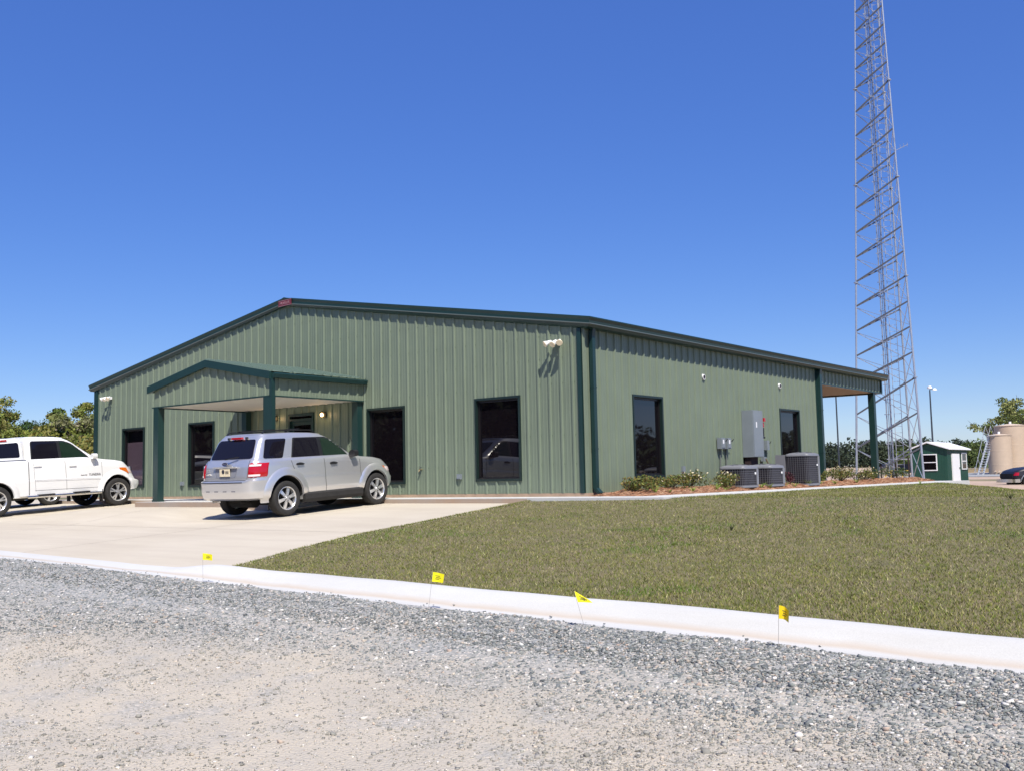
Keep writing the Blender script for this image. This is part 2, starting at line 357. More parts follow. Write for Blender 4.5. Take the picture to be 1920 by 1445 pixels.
# sidewalk in front, slab under canopy, side strip (one poured walk)
wk = MB()
def slab(poly, z0, z1, mb):
    mb.prism(poly, lambda a, b: (a, b, z0), lambda a, b: (a, b, z1))
slab([(-20.6, -.03), (-20.6, -1.30), (-12.05, -1.30), (-12.05, -3.1), (-6.65, -3.1), (-6.65, -1.30), (2.3, -1.0), (2.42, 19.6), (1.3, 19.6), (1.3, -.03)], -.5, -.07, wk)
w_ = wk.build('sidewalk', M['walk']); w_['kind'] = 'structure'
fc = MB()
for x0, x1, y in ((-20.6, -12.055, -1.30), (-12.055, -6.645, -3.1), (-6.645, -.7, -1.30)): fc.box(x0, x1, y-.012, y+.02, -.48, -.078)
fc.build('sidewalk_curb', mat('stained_curb_face', (.36, .25, .17), .9, 0, .2, .9, .2, 50, var2=(.34, .30, .26)))['kind'] = 'structure'
bv = MB()
# ---------------------------------------------------------------- mulch bed
zm = lambda x, y: -.082+.130*float(sst(y/.7+.15))*math.sin(math.pi*min(max((x+.12)/1.49, 0), 1))+.012*math.sin(x*9+y*5)+.01*math.sin(y*11)
sheet('pine_straw_bed', [(-.09, .0), (1.36, .0), (1.36, 19.4), (-.6, 19.4), (-.6, 18.36), (-.09, 18.36)], .15, lambda x, y: (x, y, zm(x, y)), mat('pine_straw_ground', (.28, .145, .08), .95, 0, .3, 14, .5, 60))['kind'] = 'structure'
N = 16000; px = RNG.uniform(.03, 1.34, N); py = RNG.uniform(.0, 19.4, N); pz = np.array([zm(a, b) for a, b in zip(px, py)])+.004
an = RNG.uniform(0, np.pi, N); ln = RNG.uniform(.03, .09, N); dx = np.cos(an)*ln; dy = np.sin(an)*ln; tz = RNG.uniform(-.005, .03, N)
V = np.stack([np.c_[px-dx, py-dy, pz], np.c_[px+dx, py+dy, pz+tz], np.c_[px+dx*.1-dy*.09, py+dy*.1+dx*.09, pz+tz*.5+.008]], 1).reshape(-1, 3)
base = np.array([[.40, .21, .12], [.28, .13, .07], [.50, .32, .20], [.20, .11, .07]])[RNG.integers(0, 4, N)]
tag(npmesh('pine_straw', V, np.arange(3*N).reshape(-1, 3), M['straw'], np.repeat(base, 3, 0)), 'loose reddish pine straw mulch along the side wall', 'mulch', kind='stuff')
# ---------------------------------------------------------------- lawn
lawnpoly = [(1.62, yb(1.62)+.01)]+[(x, yb(x)+.01) for x in np.arange(3, 26, 2.0)]+[(26, 2), (14, 6), (9.5, 18), (6, 27), (3.0, 26), (2.2, 20.2), (2.41, 19.5), (2.31, -1.01), (-.62, -1.32)]+[p for p in edge[1:-1]][::-1]
lm = mat('lawn_soil', (.12, .115, .045), .95, 0, .3, 2.2, .5, 25, var2=(.19, .15, .085))
sheet('lawn', lawnpoly, .45, lambda x, y: (x, y, float(zlawn(x, y))+.004), lm)['kind'] = 'structure'
N = 1050000
r = np.exp(RNG.uniform(np.log(5.0), np.log(46), N)); th = RNG.uniform(R_(-62), R_(36), N)+R_(38.4)   # bearing left of +y
px = 11.96-r*np.sin(th); py = -17.68+r*np.cos(th)
ed = [(a, b) for a, b in lawnpoly]; k = inpoly(px, py, ed); px = px[k]; py = py[k]; r = r[k]; N = len(px)
def vnoise(x, y, s, seed):
    g = np.random.default_rng(seed).random((64, 64)); X = x/s; Y = y/s; xi = np.floor(X).astype(int); yi = np.floor(Y).astype(int); fx = sst(X-xi); fy = sst(Y-yi)
    G = lambda a, b: g[a % 64, b % 64]
    return (G(xi, yi)*(1-fx)+G(xi+1, yi)*fx)*(1-fy)+(G(xi, yi+1)*(1-fx)+G(xi+1, yi+1)*fx)*fy
nz = vnoise(px, py, 1.1, 1)*.5+vnoise(px, py, .35, 2)*.3+vnoise(px, py, 3.2, 3)*.35
ne = 9000; ex = RNG.uniform(1.4, 22, ne); ey = yb(ex)+RNG.normal(.0, .018, ne); px = np.r_[px, ex]; py = np.r_[py, ey]; r = np.r_[r, np.hypot(ex-11.96, ey+17.68)]; nz = np.r_[nz, np.full(ne, .6)]; N = len(px)
e2 = np.array([[1.62, float(yb(1.62))]]+[list(p) for p in edge[1:]]); t_ = RNG.uniform(0, len(e2)-1.001, 5000); i_ = t_.astype(int); f_ = (t_-i_)[:, None]; Q = e2[i_]*(1-f_)+e2[i_+1]*f_+RNG.normal(0, .03, (5000, 2)); px = np.r_[px, Q[:, 0]]; py = np.r_[py, Q[:, 1]]; r = np.r_[r, np.hypot(Q[:, 0]-11.96, Q[:, 1]+17.68)]; nz = np.r_[nz, np.full(5000, .6)]; N = len(px)
pz = zlawn(px, py); pz[-(ne+5000):] += .012; hgt = RNG.uniform(.012, .034, N)*(.7+.6*nz); wd = RNG.uniform(.0018, .0032, N)*(1+r/16)
an = RNG.uniform(0, 2*np.pi, N); lean = RNG.uniform(.2, 1.2, N)*hgt; la = RNG.uniform(0, 2*np.pi, N)
V = np.stack([np.c_[px-np.cos(an)*wd, py-np.sin(an)*wd, pz], np.c_[px+np.cos(an)*wd, py+np.sin(an)*wd, pz], np.c_[px+np.cos(la)*lean, py+np.sin(la)*lean, pz+hgt]], 1).reshape(-1, 3)
pal = np.array([[.095, .125, .022], [.125, .145, .034], [.155, .140, .055], [.25, .22, .11], [.235, .195, .145], [.085, .14, .022], [.38, .35, .22]])
mauve = vnoise(px, py, .5, 5)+RNG.normal(0, .25, N)
ci = np.where(RNG.random(N) < .5, RNG.integers(0, 2, N), np.where(mauve > .68, 4, np.where(RNG.random(N) < .22+.5*vnoise(px, py, 2.6, 41), 3, 2))); ci = np.where((nz > .74) & (RNG.random(N) < .55), 5, ci); ci = np.where(RNG.random(N) < .035, 6, ci)
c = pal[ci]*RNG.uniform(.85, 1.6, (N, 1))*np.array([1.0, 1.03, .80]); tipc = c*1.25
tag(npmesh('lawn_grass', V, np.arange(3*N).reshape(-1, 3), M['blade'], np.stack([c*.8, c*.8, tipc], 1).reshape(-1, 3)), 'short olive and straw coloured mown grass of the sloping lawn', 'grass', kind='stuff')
# ---------------------------------------------------------------- loose gravel
def stones(name, px, py, pz, sz, col, label, cat):
    N = len(px); T = np.array([[-1,-1,-1],[1,-1,-1],[1,1,-1],[-1,1,-1],[-1,-1,1],[1,-1,1],[1,1,1],[-1,1,1]], float)*.55
    F = np.array([[0,2,1],[0,3,2],[4,5,6],[4,6,7],[0,1,5],[0,5,4],[1,2,6],[1,6,5],[2,3,7],[2,7,6],[3,0,4],[3,4,7]])
    V = T[None]*RNG.uniform(.35, 1.15, (N, 8, 3)); V *= (sz[:, None]*RNG.uniform(.6, 1.3, (N, 3))*np.array([1, 1, .62]))[:, None, :]
    a = RNG.uniform(0, 2*np.pi, N); b = RNG.uniform(-.6, .6, N); ca, sa, cb_, sb = np.cos(a), np.sin(a), np.cos(b), np.sin(b)
    x = V[..., 0]*cb_[:, None]+V[..., 2]*sb[:, None]; z = -V[..., 0]*sb[:, None]+V[..., 2]*cb_[:, None]
    X = x*ca[:, None]-V[..., 1]*sa[:, None]; Y = x*sa[:, None]+V[..., 1]*ca[:, None]
    V = np.stack([X+px[:, None], Y+py[:, None], z+(pz+sz*.12)[:, None]], 2).reshape(-1, 3)
    F = (F[None]+8*np.arange(N)[:, None, None]).reshape(-1, 3)
    return tag(npmesh(name, V, F, M['stone'], np.repeat(col, 8, 0)), label, cat, kind='stuff')
N = 640000
r = np.exp(RNG.uniform(np.log(2.6), np.log(38), N)); th = RNG.uniform(R_(-44), R_(40), N)+R_(38.4)
px = 11.96-r*np.sin(th); py = -17.68+r*np.cos(th); d = ygut(px)-py
band = 1-sst((d/(1+2*sst((6-px)/9))-.45-.6*vnoise(px, py, 1.5, 9))/1.5); patch = vnoise(px, py, .8, 12)*.6+vnoise(px, py, .3, 13)*.4
prob = np.clip(.42+1.0*band+.35*(patch > .52), 0, 1); wig = .03*np.sin(px*3.1)+.14*vnoise(px, py, .4, 15)-.05
prob = prob*(1-.7*np.exp(-((d-3.2-.25*np.sin(px*.5))/.38)**2))*(1-.6*np.exp(-((d-4.9-.2*np.sin(px*.4+1))/.4)**2))
k = (d > -.02-wig) & (RNG.random(N) < prob); px, py, r, d, band = px[k], py[k], r[k], d[k], band[k]; N = len(px)
sz = np.exp(RNG.normal(np.log(.0058), .50, N))*(1+.5*band)*(1+r/45); sz = np.minimum(sz, .032)
pal = np.array([[.20, .215, .205], [.155, .17, .17], [.29, .30, .285], [.37, .365, .34], [.60, .58, .54], [.46, .405, .34], [.42, .33, .27]])
ci = RNG.choice(7, N, p=[.26, .20, .22, .16, .07, .07, .02]); c = pal[ci]
dusty = np.clip(1-band*1.6, 0, 1)[:, None]*.28; c = c*(1-dusty)+np.array([.56, .485, .375])*dusty; c = c*RNG.uniform(.8, 1.2, (N, 1))
stones('loose_gravel', px, py, zr_at(px, py), sz, c, 'loose blue grey crushed stone spread over the dusty road', 'gravel')
N = 420; px = RNG.uniform(-8, 12, N); t = np.abs(RNG.normal(0, .08, N)); cl = vnoise(px, px*0, .5, 31); kk = RNG.random(N) < (cl*1.3-.2); px = px[kk]; t = t[kk]; N = len(px)
py = ygut(px)+t; stones('gutter_pebbles', px, py, zdrive(px, py)+.0, np.exp(RNG.normal(np.log(.011), .35, N)), pal[RNG.choice(4, N)]*.9, 'few stray grey pebbles scattered on the white gutter', 'pebbles')
#@@BUILDING
# ================================================================ main building
RP = .3048
def ribs(s0, s1, first):
    k0 = math.floor((s0-first)/RP)-1; out = []
    for k in range(k0, int((s1-first)/RP)+2):
        c = first+k*RP
        for d, o in ((-.036, 0), (-.018, .034), (.018, .034), (.036, 0), (.092, 0), (.100, .005), (.118, .005), (.126, 0), (.182, 0), (.190, .005), (.208, .005), (.216, 0)):
            if s0 < c+d < s1: out.append((c+d, o))
    def off(s):
        for (a, p), (b, q) in zip(out, out[1:]):
            if a <= s <= b: return p+(q-p)*(s-a)/(b-a) if b > a else p
        return 0
    return [(s0, off(s0))]+out+[(s1, off(s1))], off
def panelwall(fn, s0, s1, first, zb, zt, ops=()):
    pr, off = ribs(s0, s1, first); cuts = [c for o in ops for c in o[:2]]
    ss = sorted(set([p for p in pr]+[(c, off(c)) for c in cuts])); mb = MB()
    for (a, p), (b, q) in zip(ss, ss[1:]):
        if b-a < 1e-5: continue
        m = (a+b)/2; iv = [[zb(m) if callable(zb) else zb, None]]
        segs = []; lo = 'B'; cur = None
        hs = sorted([(o[2], o[3]) for o in ops if o[0] < m < o[1]])
        lows = [None]+[h[1] for h in hs]; highs = [h[0] for h in hs]+[None]
        for l, h in zip(lows, highs):
            la = l if l is not None else (zb(a) if callable(zb) else zb); lb = l if l is not None else (zb(b) if callable(zb) else zb)
            ha = h if h is not None else zt(a); hb = h if h is not None else zt(b)
            mb.add([fn(a, p, la), fn(b, q, lb), fn(b, q, hb), fn(a, p, ha)], [(0, 1, 2, 3)])
    return mb
BLD = thing('metal_building', 'long sage green ribbed metal building with dark green trim, low gable and pillared entrance canopy', 'building')
LX = -19.6; RX = -9.8; YB = 12.70; YE = 18.58
zroof = lambda x: 3.655+(9.8-abs(x+9.8))*.1667
FW = [(-17.87, -16.72, .34, 2.11), (-14.27, -13.11, .32, 2.11), (-6.63, -5.42, .30, 2.09), (-3.08, -1.86, .33, 2.11)]
SW = [(1.91, 3.15, .34, 2.11), (9.84, 11.16, .34, 2.11)]
DOOR = (-9.72, -8.70, 0, 2.17)
fF = lambda s, o, z: (s, -o, z); XS = -.10; fS = lambda s, o, z: (XS+o, s, z); fB = lambda s, o, z: (s, YB+o, z); fL = lambda s, o, z: (LX-o, s, z)
def solidw(mb, name, m): return mb.build(name, m, BLD, fix=False)
wf = solidw(panelwall(fF, LX, XS, -.392, 0, lambda s: zroof(s)-.15, FW+[DOOR]), 'front_wall', M['panel'])
ws = solidw(panelwall(fS, 0, YB, .600, 0, lambda s: 3.56, SW), 'side_wall', M['panel'])
solidw(panelwall(fB, LX, XS, -.392, 0, lambda s: zroof(s)-.15), 'rear_wall', M['panel'])
solidw(panelwall(fL, 0, YB, .600, 0, lambda s: 3.56), 'end_wall', M['panel'])
sc = MB()
for k in range(64):
    for z in (.08, .62, 1.24, 2.35, 2.9, 3.4, 4.0, 4.6):
        x = -.392-k*RP+.05
        if z < zroof(x)-.3 and not any(a-.05 < x < b+.05 and c-.05 < z < d+.05 for a, b, c, d in FW+[DOOR]) and x > LX: sc.box(x-.007, x+.007, -.009, -.001, z-.007, z+.007)
for k in range(41):
    for z in (.08, 1.24, 2.35, 2.9):
        y = .600+k*RP+.05
        if y < YB and not any(a-.05 < y < b+.05 and c-.05 < z < d+.05 for a, b, c, d in SW): sc.box(XS+.001, XS+.009, y-.007, y+.007, z-.007, z+.007)
sc.build('panel_screw', mat('screw_heads', (.10, .13, .09), .5), BLD)['kind'] = 'stuff'
fd = MB().box(LX-.02, XS+.025, -.028, YB+.03, -.6, -.001); fd.box(LX-.02, XS+.02, YB+.03, YE+.05, -.6, -.002); fd.build('foundation', M['found'], BLD)
# roof slabs
rf = MB()
for sgn in (1, -1):
    xe = RX+sgn*9.92
    for (xa, xb) in ((RX, xe),):
        za, zb_ = zroof(RX)+.012, zroof(RX)-9.92*.1667+.012
        rf.add([(xa, -.10, za), (xb, -.10, zb_), (xb, YE+.12, zb_), (xa, YE+.12, za), (xa, -.10, za-.10), (xb, -.10, zb_-.10), (xb, YE+.12, zb_-.10), (xa, YE+.12, za-.10)],
               [(0, 1, 2, 3), (7, 6, 5, 4), (0, 4, 5, 1), (1, 5, 6, 2), (2, 6, 7, 3)])
for k in range(-0, 61):
    y = .02+k*RP
    for sgn in (1, -1):
        rf.bar((RX+sgn*.15, y, zroof(RX)+.02), (RX+sgn*9.95, y, zroof(RX)-9.95*.1667+.028), .04, .03)
rf.build('roof', M['trim'], BLD)
rc = MB(); rc.add([(RX-.28, -.118, zroof(RX)-.02), (RX, -.118, zroof(RX)+.055), (RX+.28, -.118, zroof(RX)-.02), (RX-.28, YE+.13, zroof(RX)-.02), (RX, YE+.13, zroof(RX)+.055), (RX+.28, YE+.13, zroof(RX)-.02)], [(0, 1, 4, 3), (1, 2, 5, 4)])
rc.build('ridge_cap', M['trim'], BLD)
tp = [(.0, .0), (.13, .028), (.165, .024), (.172, .0), (.150, -.055), (.146, -.105), (.170, -.120), (.172, -.136), (.150, -.142), (.120, -.185), (.05, -.200), (.0, -.200)]; FR_, SD_ = .70, 1.62
et = MB(); path = [('l2',), ('l',), ('r',), ('c',), ('s',)]
def corner(p, o, z):
    if p[0] == 'l2': return (LX-o*SD_, YE+.05, zroof(LX)+z)
    if p[0] == 'l': return (LX-o*SD_, -o*FR_, zroof(LX)+z)
    if p[0] == 'r': return (RX, -o*FR_, zroof(RX)+z+.02)
    if p[0] == 'c': return (XS+o*SD_, -o*FR_, zroof(0)+z)
    return (XS+o*SD_, YE+.12, zroof(0)+z)
for i in range(len(tp)-1):
    et.m = 1 if i in (6, 7) else 0
    et.sweep(tp[i:i+2], path, corner)
et.m = 0; et.add([corner(('s',), o, z) for o, z in tp], [tuple(range(len(tp)))])
e_ = et.build('eave_trim', [M['trim'], M['trim2']], BLD)
# corner trims, downspouts
def post(name, x0, x1, y0, y1, z0, z1, m='trim', parent=None): return MB().box(x0, x1, y0, y1, z0, z1).build(name, M[m], parent or BLD)
post('corner_trim', -.238, -.142, -.042, .02, .001, 3.47); post('corner_trim', LX-.04, LX+.16, -.042, .04, .001, 3.47)
post('corner_trim', XS-.05, XS+.042, YB-.16, YB+.04, .001, 3.47)
def downspout(y, w=.12, d=.10):
    q = MB(); X_ = XS; q.box(X_+.036, X_+.036+d, y-w/2, y+w/2, .10, 3.30)
    q.prism([(X_+.036, 3.30), (X_+.036+d, 3.30), (X_+.036+d+.02, 3.47), (X_+.05, 3.47)], lambda a, b: (a, y-w/2, b), lambda a, b: (a, y+w/2, b))
    q.prism([(X_+.036, .10), (X_+.036+d, .10), (X_+.036+d+.10, .0), (X_+.036+d+.03, -.03)], lambda a, b: (a, y-w/2-.004, b), lambda a, b: (a, y+w/2+.004, b))
    for z in (.9, 2.2): q.box(X_+.034, X_+.036+d+.006, y-w/2-.006, y+w/2+.006, z, z+.035)
    q.build('downspout', M['trim'], BLD)
downspout(.22, .11, .09); downspout(YB-.02, .15, .12)
# windows
seeg = bpy.data.materials.new('clear_dark_glass'); seeg.use_nodes = True; n = seeg.node_tree
gl = n.nodes.new('ShaderNodeBsdfGlossy'); gl.inputs['Roughness'].default_value = .02; tr = n.nodes.new('ShaderNodeBsdfTransparent'); tr.inputs[0].default_value = (.8, .75, .78, 1)
fr = n.nodes.new('ShaderNodeFresnel'); fr.inputs[0].default_value = 1.6; mx = n.nodes.new('ShaderNodeMixShader')
mx.inputs[0].default_value = .07; n.links.new(tr.outputs[0], mx.inputs[1]); n.links.new(gl.outputs[0], mx.inputs[2]); n.links.new(mx.outputs[0], n.nodes['Material Output'].inputs[0])
def window(fn, a, b, c, d, blind=False):
    # fn(s, outwards, z)
    f = MB()
    def bx(s0, s1, o0, o1, z0, z1): f.prism([(s0, z0), (s1, z0), (s1, z1), (s0, z1)], lambda s, z: fn(s, o0, z), lambda s, z: fn(s, o1, z))
    t = .05
    bx(a-t, a, -.10, .042, c-t, d+t); bx(b, b+t, -.10, .042, c-t, d+t); bx(a, b, -.10, .042, c-t, c); bx(a, b, -.10, .042, d, d+t)
    f.m = 1; g = .045
    bx(a, a+g, -.09, -.03, c, d); bx(b-g, b, -.09, -.03, c, d); bx(a+g, b-g, -.09, -.03, c, c+g); bx(a+g, b-g, -.09, -.03, d-g, d)
    bx(a-.005, b+.005, -.03, .028, c+.0005, c+.02)
    o = f.build('window', [M['wtrim'], M['bronze']], BLD)
    p = MB(); p.prism([(a+g, c+g), (b-g, c+g), (b-g, d-g), (a+g, d-g)], lambda s, z: fn(s, -.062, z), lambda s, z: fn(s, -.068, z))
    p.build('pane', seeg if blind else M['glass'], o)
    if blind:
        q = MB(); z = c+g
        while z < d-.42:
            q.prism([(a+g, z), (b-g, z), (b-g, z+.024), (a+g, z+.024)], lambda s, z: fn(s, -.105, z), lambda s, z: fn(s, -.118, z+.008)); z += .03
        q.build('blind', M['blind'], o)
        k = MB(); k.prism([(a, c), (b, c), (b, d), (a, d)], lambda s, z: fn(s, -.16, z), lambda s, z: fn(s, -.17, z)); k.build('window_backing', M['under'], o)
for i, w4 in enumerate(FW): window(fF, *w4, blind=(i == 0))
for w4 in SW: window(fS, *w4)
# entrance door
d_ = MB(); a, b, c, d = DOOR
def dbx(q, s0, s1, o0, o1, z0, z1): q.box(s0, s1, -o1, -o0, z0, z1)
for s0, s1, z0, z1 in ((a, a+.06, 0, d), (b-.06, b, 0, d), (a+.06, b-.06, d-.07, d), (a+.06, b-.06, 1.98-.0, 2.03)): dbx(d_, s0, s1, -.1, .04, z0, z1)
DO = d_.build('door', M['trim'], BLD)
q = MB(); dbx(q, a+.06, a+.17, -.06, -.02, .02, 1.98); dbx(q, b-.17, b-.06, -.06, -.02, .02, 1.98); dbx(q, a+.17, b-.17, -.06, -.02, .02, .26); dbx(q, a+.17, b-.17, -.06, -.02, 1.86, 1.98); q.build('door_leaf', M['trim'], DO)
q = MB(); dbx(q, a+.17, b-.17, -.045, -.035, .26, 1.86); dbx(q, a+.06, b-.06, -.045, -.035, 2.03, 2.10); q.build('pane', M['glass'], DO)
q = MB(); q.cyl((b-.22, .0, .95), (b-.22, .0, 1.2), .012).cyl((b-.22, .03, .97), (b-.22, -.0, .97), .01).cyl((b-.22, .03, 1.18), (b-.22, 0, 1.18), .01); q.build('door_handle', M['chrome'], DO)
# canopy
CX0, CX1, CXR, CY = -11.62, -6.80, -9.21, -2.92
zc = lambda x: 2.87+(2.41-abs(x-CXR))*.19
can = panelwall(lambda s, o, z: (s, CY-o, z), CX0+.1, CX1-.0, -6.99, 2.34, lambda s: zc(s)-.10); can.build('canopy_gable', M['panel'], BLD, fix=False)
panelwall(lambda s, o, z: (CX1+o, s, z), CY, -.04, -.25, 2.34, lambda s: 2.84).build('canopy_fascia', M['panel'], BLD, fix=False)
panelwall(lambda s, o, z: (CX0+.1-o, s, z), CY, -.04, -.25, 2.34, lambda s: 2.84).build('canopy_fascia', M['panel'], BLD, fix=False)
q = MB(); q.box(CX0+.11, CX1-.01, CY+.02, -.05, 2.352, 2.40); q.build('canopy_soffit', M['soffit'], BLD)
q = MB()
for k in range(16): q.box(CX0+.15+k*.3, CX0+.19+k*.3, CY+.03, -.06, 2.340, 2.351)
q.build('soffit_rib', M['soffit'], BLD)
q = MB(); t = .028
q.box(CX0+.06, CX1+.035, CY-.045, CY-.001, 2.315, 2.345); q.box(CX1+.001, CX1+.045, CY, -.05, 2.315, 2.345); q.box(CX0+.055, CX0+.099, CY, -.05, 2.315, 2.345); q.build('canopy_bottom_trim', M['trim'], BLD)
q = MB(); xl, xr = CX0-.10, CX1+.07
q.prism([(xl, zc(xl)+.03), (CXR, zc(CXR)+.03), (xr, zc(xr)+.03), (xr, zc(xr)-.15), (CXR, zc(CXR)-.15), (xl, zc(xl)-.15)], lambda a, b: (a, CY-.10, b), lambda a, b: (a, CY-.036, b)); q.build('canopy_rake_trim', M['trim'], BLD)
q = MB(); zz_ = zc(xr)
q.prism([(.0, .0), (.15, .0), (.165, -.03), (.14, -.12), (0, -.12)], lambda a, b: (xr-.05+a, CY-.03, zz_+b), lambda a, b: (xr-.05+a, -.045, zz_+b)); q.build('canopy_gutter', M['trim'], BLD)
q = MB(); q.prism([(.0, .0), (.15, .0), (.165, -.03), (.14, -.12), (0, -.12)], lambda a, b: (xl+.05-a, CY-.03, zz_+b), lambda a, b: (xl+.05-a, -.045, zz_+b)); q.build('canopy_gutter', M['trim'], BLD)
q = MB()
for sg, xe in ((1, xr+.0), (-1, xl)):
    q.add([(CXR, CY-.09, zc(CXR)+.04), (xe, CY-.09, zc(xe)+.04), (xe, -.045, zc(xe)+.04), (CXR, -.045, zc(CXR)+.04), (CXR, CY-.09, zc(CXR)+.031), (xe, CY-.09, zc(xe)+.031), (xe, -.045, zc(xe)+.031), (CXR, -.045, zc(CXR)+.031)], [(0, 1, 2, 3), (7, 6, 5, 4), (0, 4, 5, 1), (1, 5, 6, 2), (2, 6, 7, 3)])
    for k in range(10): y = -.2-k*RP; q.bar((CXR, y, zc(CXR)+.05), (xe, y, zc(xe)+.05), .045, .03)
q.build('canopy_roof', M['roof'], BLD)
for x0, x1, y0, y1 in ((-11.5, -11.28, -2.96, -2.78), (-7.02, -6.80, -2.96, -2.78), (-11.5, -11.3, -.22, -.045), (-7.02, -6.82, -.22, -.045)):
    zb_ = -.07; q = MB(); q.box(x0, x1, y0, y1, zb_, 2.316); q.box(x0-.012, x1+.012, y0-.012, y1+.012, zb_, zb_+.05); q.build('canopy_pillar', M['trim'], BLD)
q = MB(); q.box(-6.795+.002, -6.70, -2.965, -2.87, 2.2, zz_-.12); q.box(-6.797, -6.70, -2.97, -2.87, .08, 2.2); q.build('downspout', M['trim'], BLD)
# rear porch
panelwall(fS, YB+.06, YE, .600, 3.06, lambda s: 3.50).build('porch_fascia', M['panel'], BLD, fix=False)
panelwall(lambda s, o, z: (s, YE+o, z), LX, XS, -.392, 3.06, lambda s: zroof(s)-.12).build('porch_fascia', M['panel'], BLD, fix=False)
panelwall(fL, YB, YE, .600, 3.06, lambda s: 3.50).build('porch_fascia', M['panel'], BLD, fix=False)
q = MB(); q.box(XS-.03, XS+.042, YB+.05, YE+.04, 3.02, 3.06); q.box(LX, XS-.03, YE-.10, YE+.04, 3.02, 3.06); q.box(LX-.04, LX+.03, YB+.05, YE-.1, 3.02, 3.06); q.box(XS-.08, XS+.045, YE-.05, YE+.045, 3.06, 3.47); q.build('porch_bottom_trim', M['trim'], BLD)
MB().box(LX+.03, XS-.03, YB+.04, YE-.1, 3.065, 3.10).build('porch_soffit', M['tansoffit'], BLD)
for x in (-.29, -6.6, -13.1, -19.5):
    q = MB(); q.box(x, x+.2, 17.76, 17.96, -.001, 3.02); q.box(x-.02, x+.22, 17.74, 17.98, -.0005, .05); q.build('porch_pillar', M['trim'], BLD)
# ------------------------------------------------ fixtures on the walls
def floodlight(loc, label):
    t = thing('floodlight', label, 'floodlight', loc, group='floodlights high on the front wall')
    q = MB(); q.box(-.09, .09, -.075, 0, -.05, .05); q.cyl((-.1, -.11, -.0), (.1, -.11, 0), .018).cyl((0, -.05, 0), (0, -.12, 0), .02); q.build('mount', M['white'], t, smooth=40)
    t.scale = (.84, .84, .84)
    for dx, dr in ((-.17, (-.5, -.72, -.42)), (.02, (0, -.85, -.6)), (.19, (.45, -.75, -.45))):
        d = Vector(dr).normalized(); p = Vector((dx*.75, -.13, .03)); h = MB(); h.cyl(p, p+d*.10, .03, .05, 14).cyl(p+d*.10, p+d*.2, .05, .085, 16)
        hh = h.build('lamp_head', M['white'], t, smooth=40); g = MB(); g.cyl(p+d*.2, p+d*.215, .085, .075, 16); g.build('lens', M['lampglass'], hh, smooth=50)
floodlight((-.72, -.035, 3.22), 'triple white floodlight casting a long shadow near the right end of the front wall'); floodlight((-18.62, -.035, 3.18), 'triple white floodlight near the far left end of the front wall')
def sconce(x, label):
    t = thing('wall_lamp', label, 'wall lamp', (x, -.036, 2.08), group='lit lamps beside the entrance door')
    MB().box(-.05, .05, -.03, 0, -.07, .07).cyl((0, -.03, .05), (0, -.10, .07), .012).lathe([(.0, .09), (.07, .06), (.075, .05), (.0, .05)], (0, -.10, 0)).build('bracket', M['black'], t)
    MB().lathe([(.001, .045), (.03, .03), (.042, -.01), (.03, -.045), (.001, -.055)], (0, -.10, 0), n=14).build('bulb', M['bulb'], t, smooth=60)
    l = bpy.data.lights.new('lamp_light', 'POINT'); l.energy = 1.5; l.color = (1, .65, .35); l.shadow_soft_size = .05; lo = bpy.data.objects.new('lamp_light', l); COL.objects.link(lo); lo.parent = t; lo.location = (0, -.2, 0)
sconce(-8.25, 'small lit wall lamp right of the entrance door under the canopy'); sconce(-10.22, 'small lit wall lamp left of the entrance door under the canopy')
t = thing('maker_plaque', 'small red name plaque on the gable peak', 'sign', (-9.73, -.135, 5.185), (0, R_(-2), 0))
MB().box(-.27, .27, -.012, 0, -.09, .075).build('board', M['plaque'], t); textmesh('lettering', 'MUELLER', .10, M['plaquetxt'], t, Matrix.Translation((0, -.014, -.01)) @ Matrix.Rotation(R_(90), 4, 'X'))
q = MB().box(-.26, .26, -.016, -.012, .058, .07).box(-.26, .26, -.016, -.012, -.085, -.073); q.build('border', M['plaquetxt'], t)
# spigot and outlets on the front wall
t = thing('wall_spigot', 'small brass water tap low on the front wall', 'tap', (-4.83, -.0, .59))
MB().cyl((0, 0, 0), (0, -.10, 0), .014).cyl((0, -.08, 0), (0, -.12, -.05), .012).build('pipe', mat('brass', (.45, .35, .2), .35, .8), t); MB().cyl((0, -.06, 0), (0, -.06, .045), .008).lathe([(.001, .05), (.035, .05), (.035, .06), (.001, .06)], (0, -.06, 0), n=10).build('wheel', M['chrome'], t)
for x, z, lb in ((-3.62, .40, 'grey outlet box low on the front wall between the two right windows'), (-14.60, .38, 'grey outlet box low on the front wall left of the window behind the silver car')):
    t = thing('outlet_box', lb, 'outlet', (x, 0, z), group='outdoor outlets on the front wall'); MB().box(-.055, .055, -.07, .0, -.06, .06).build('box', M['grey'], t); MB().box(-.045, .045, -.085, -.07, -.045, .05).build('cover', M['grey'], t)
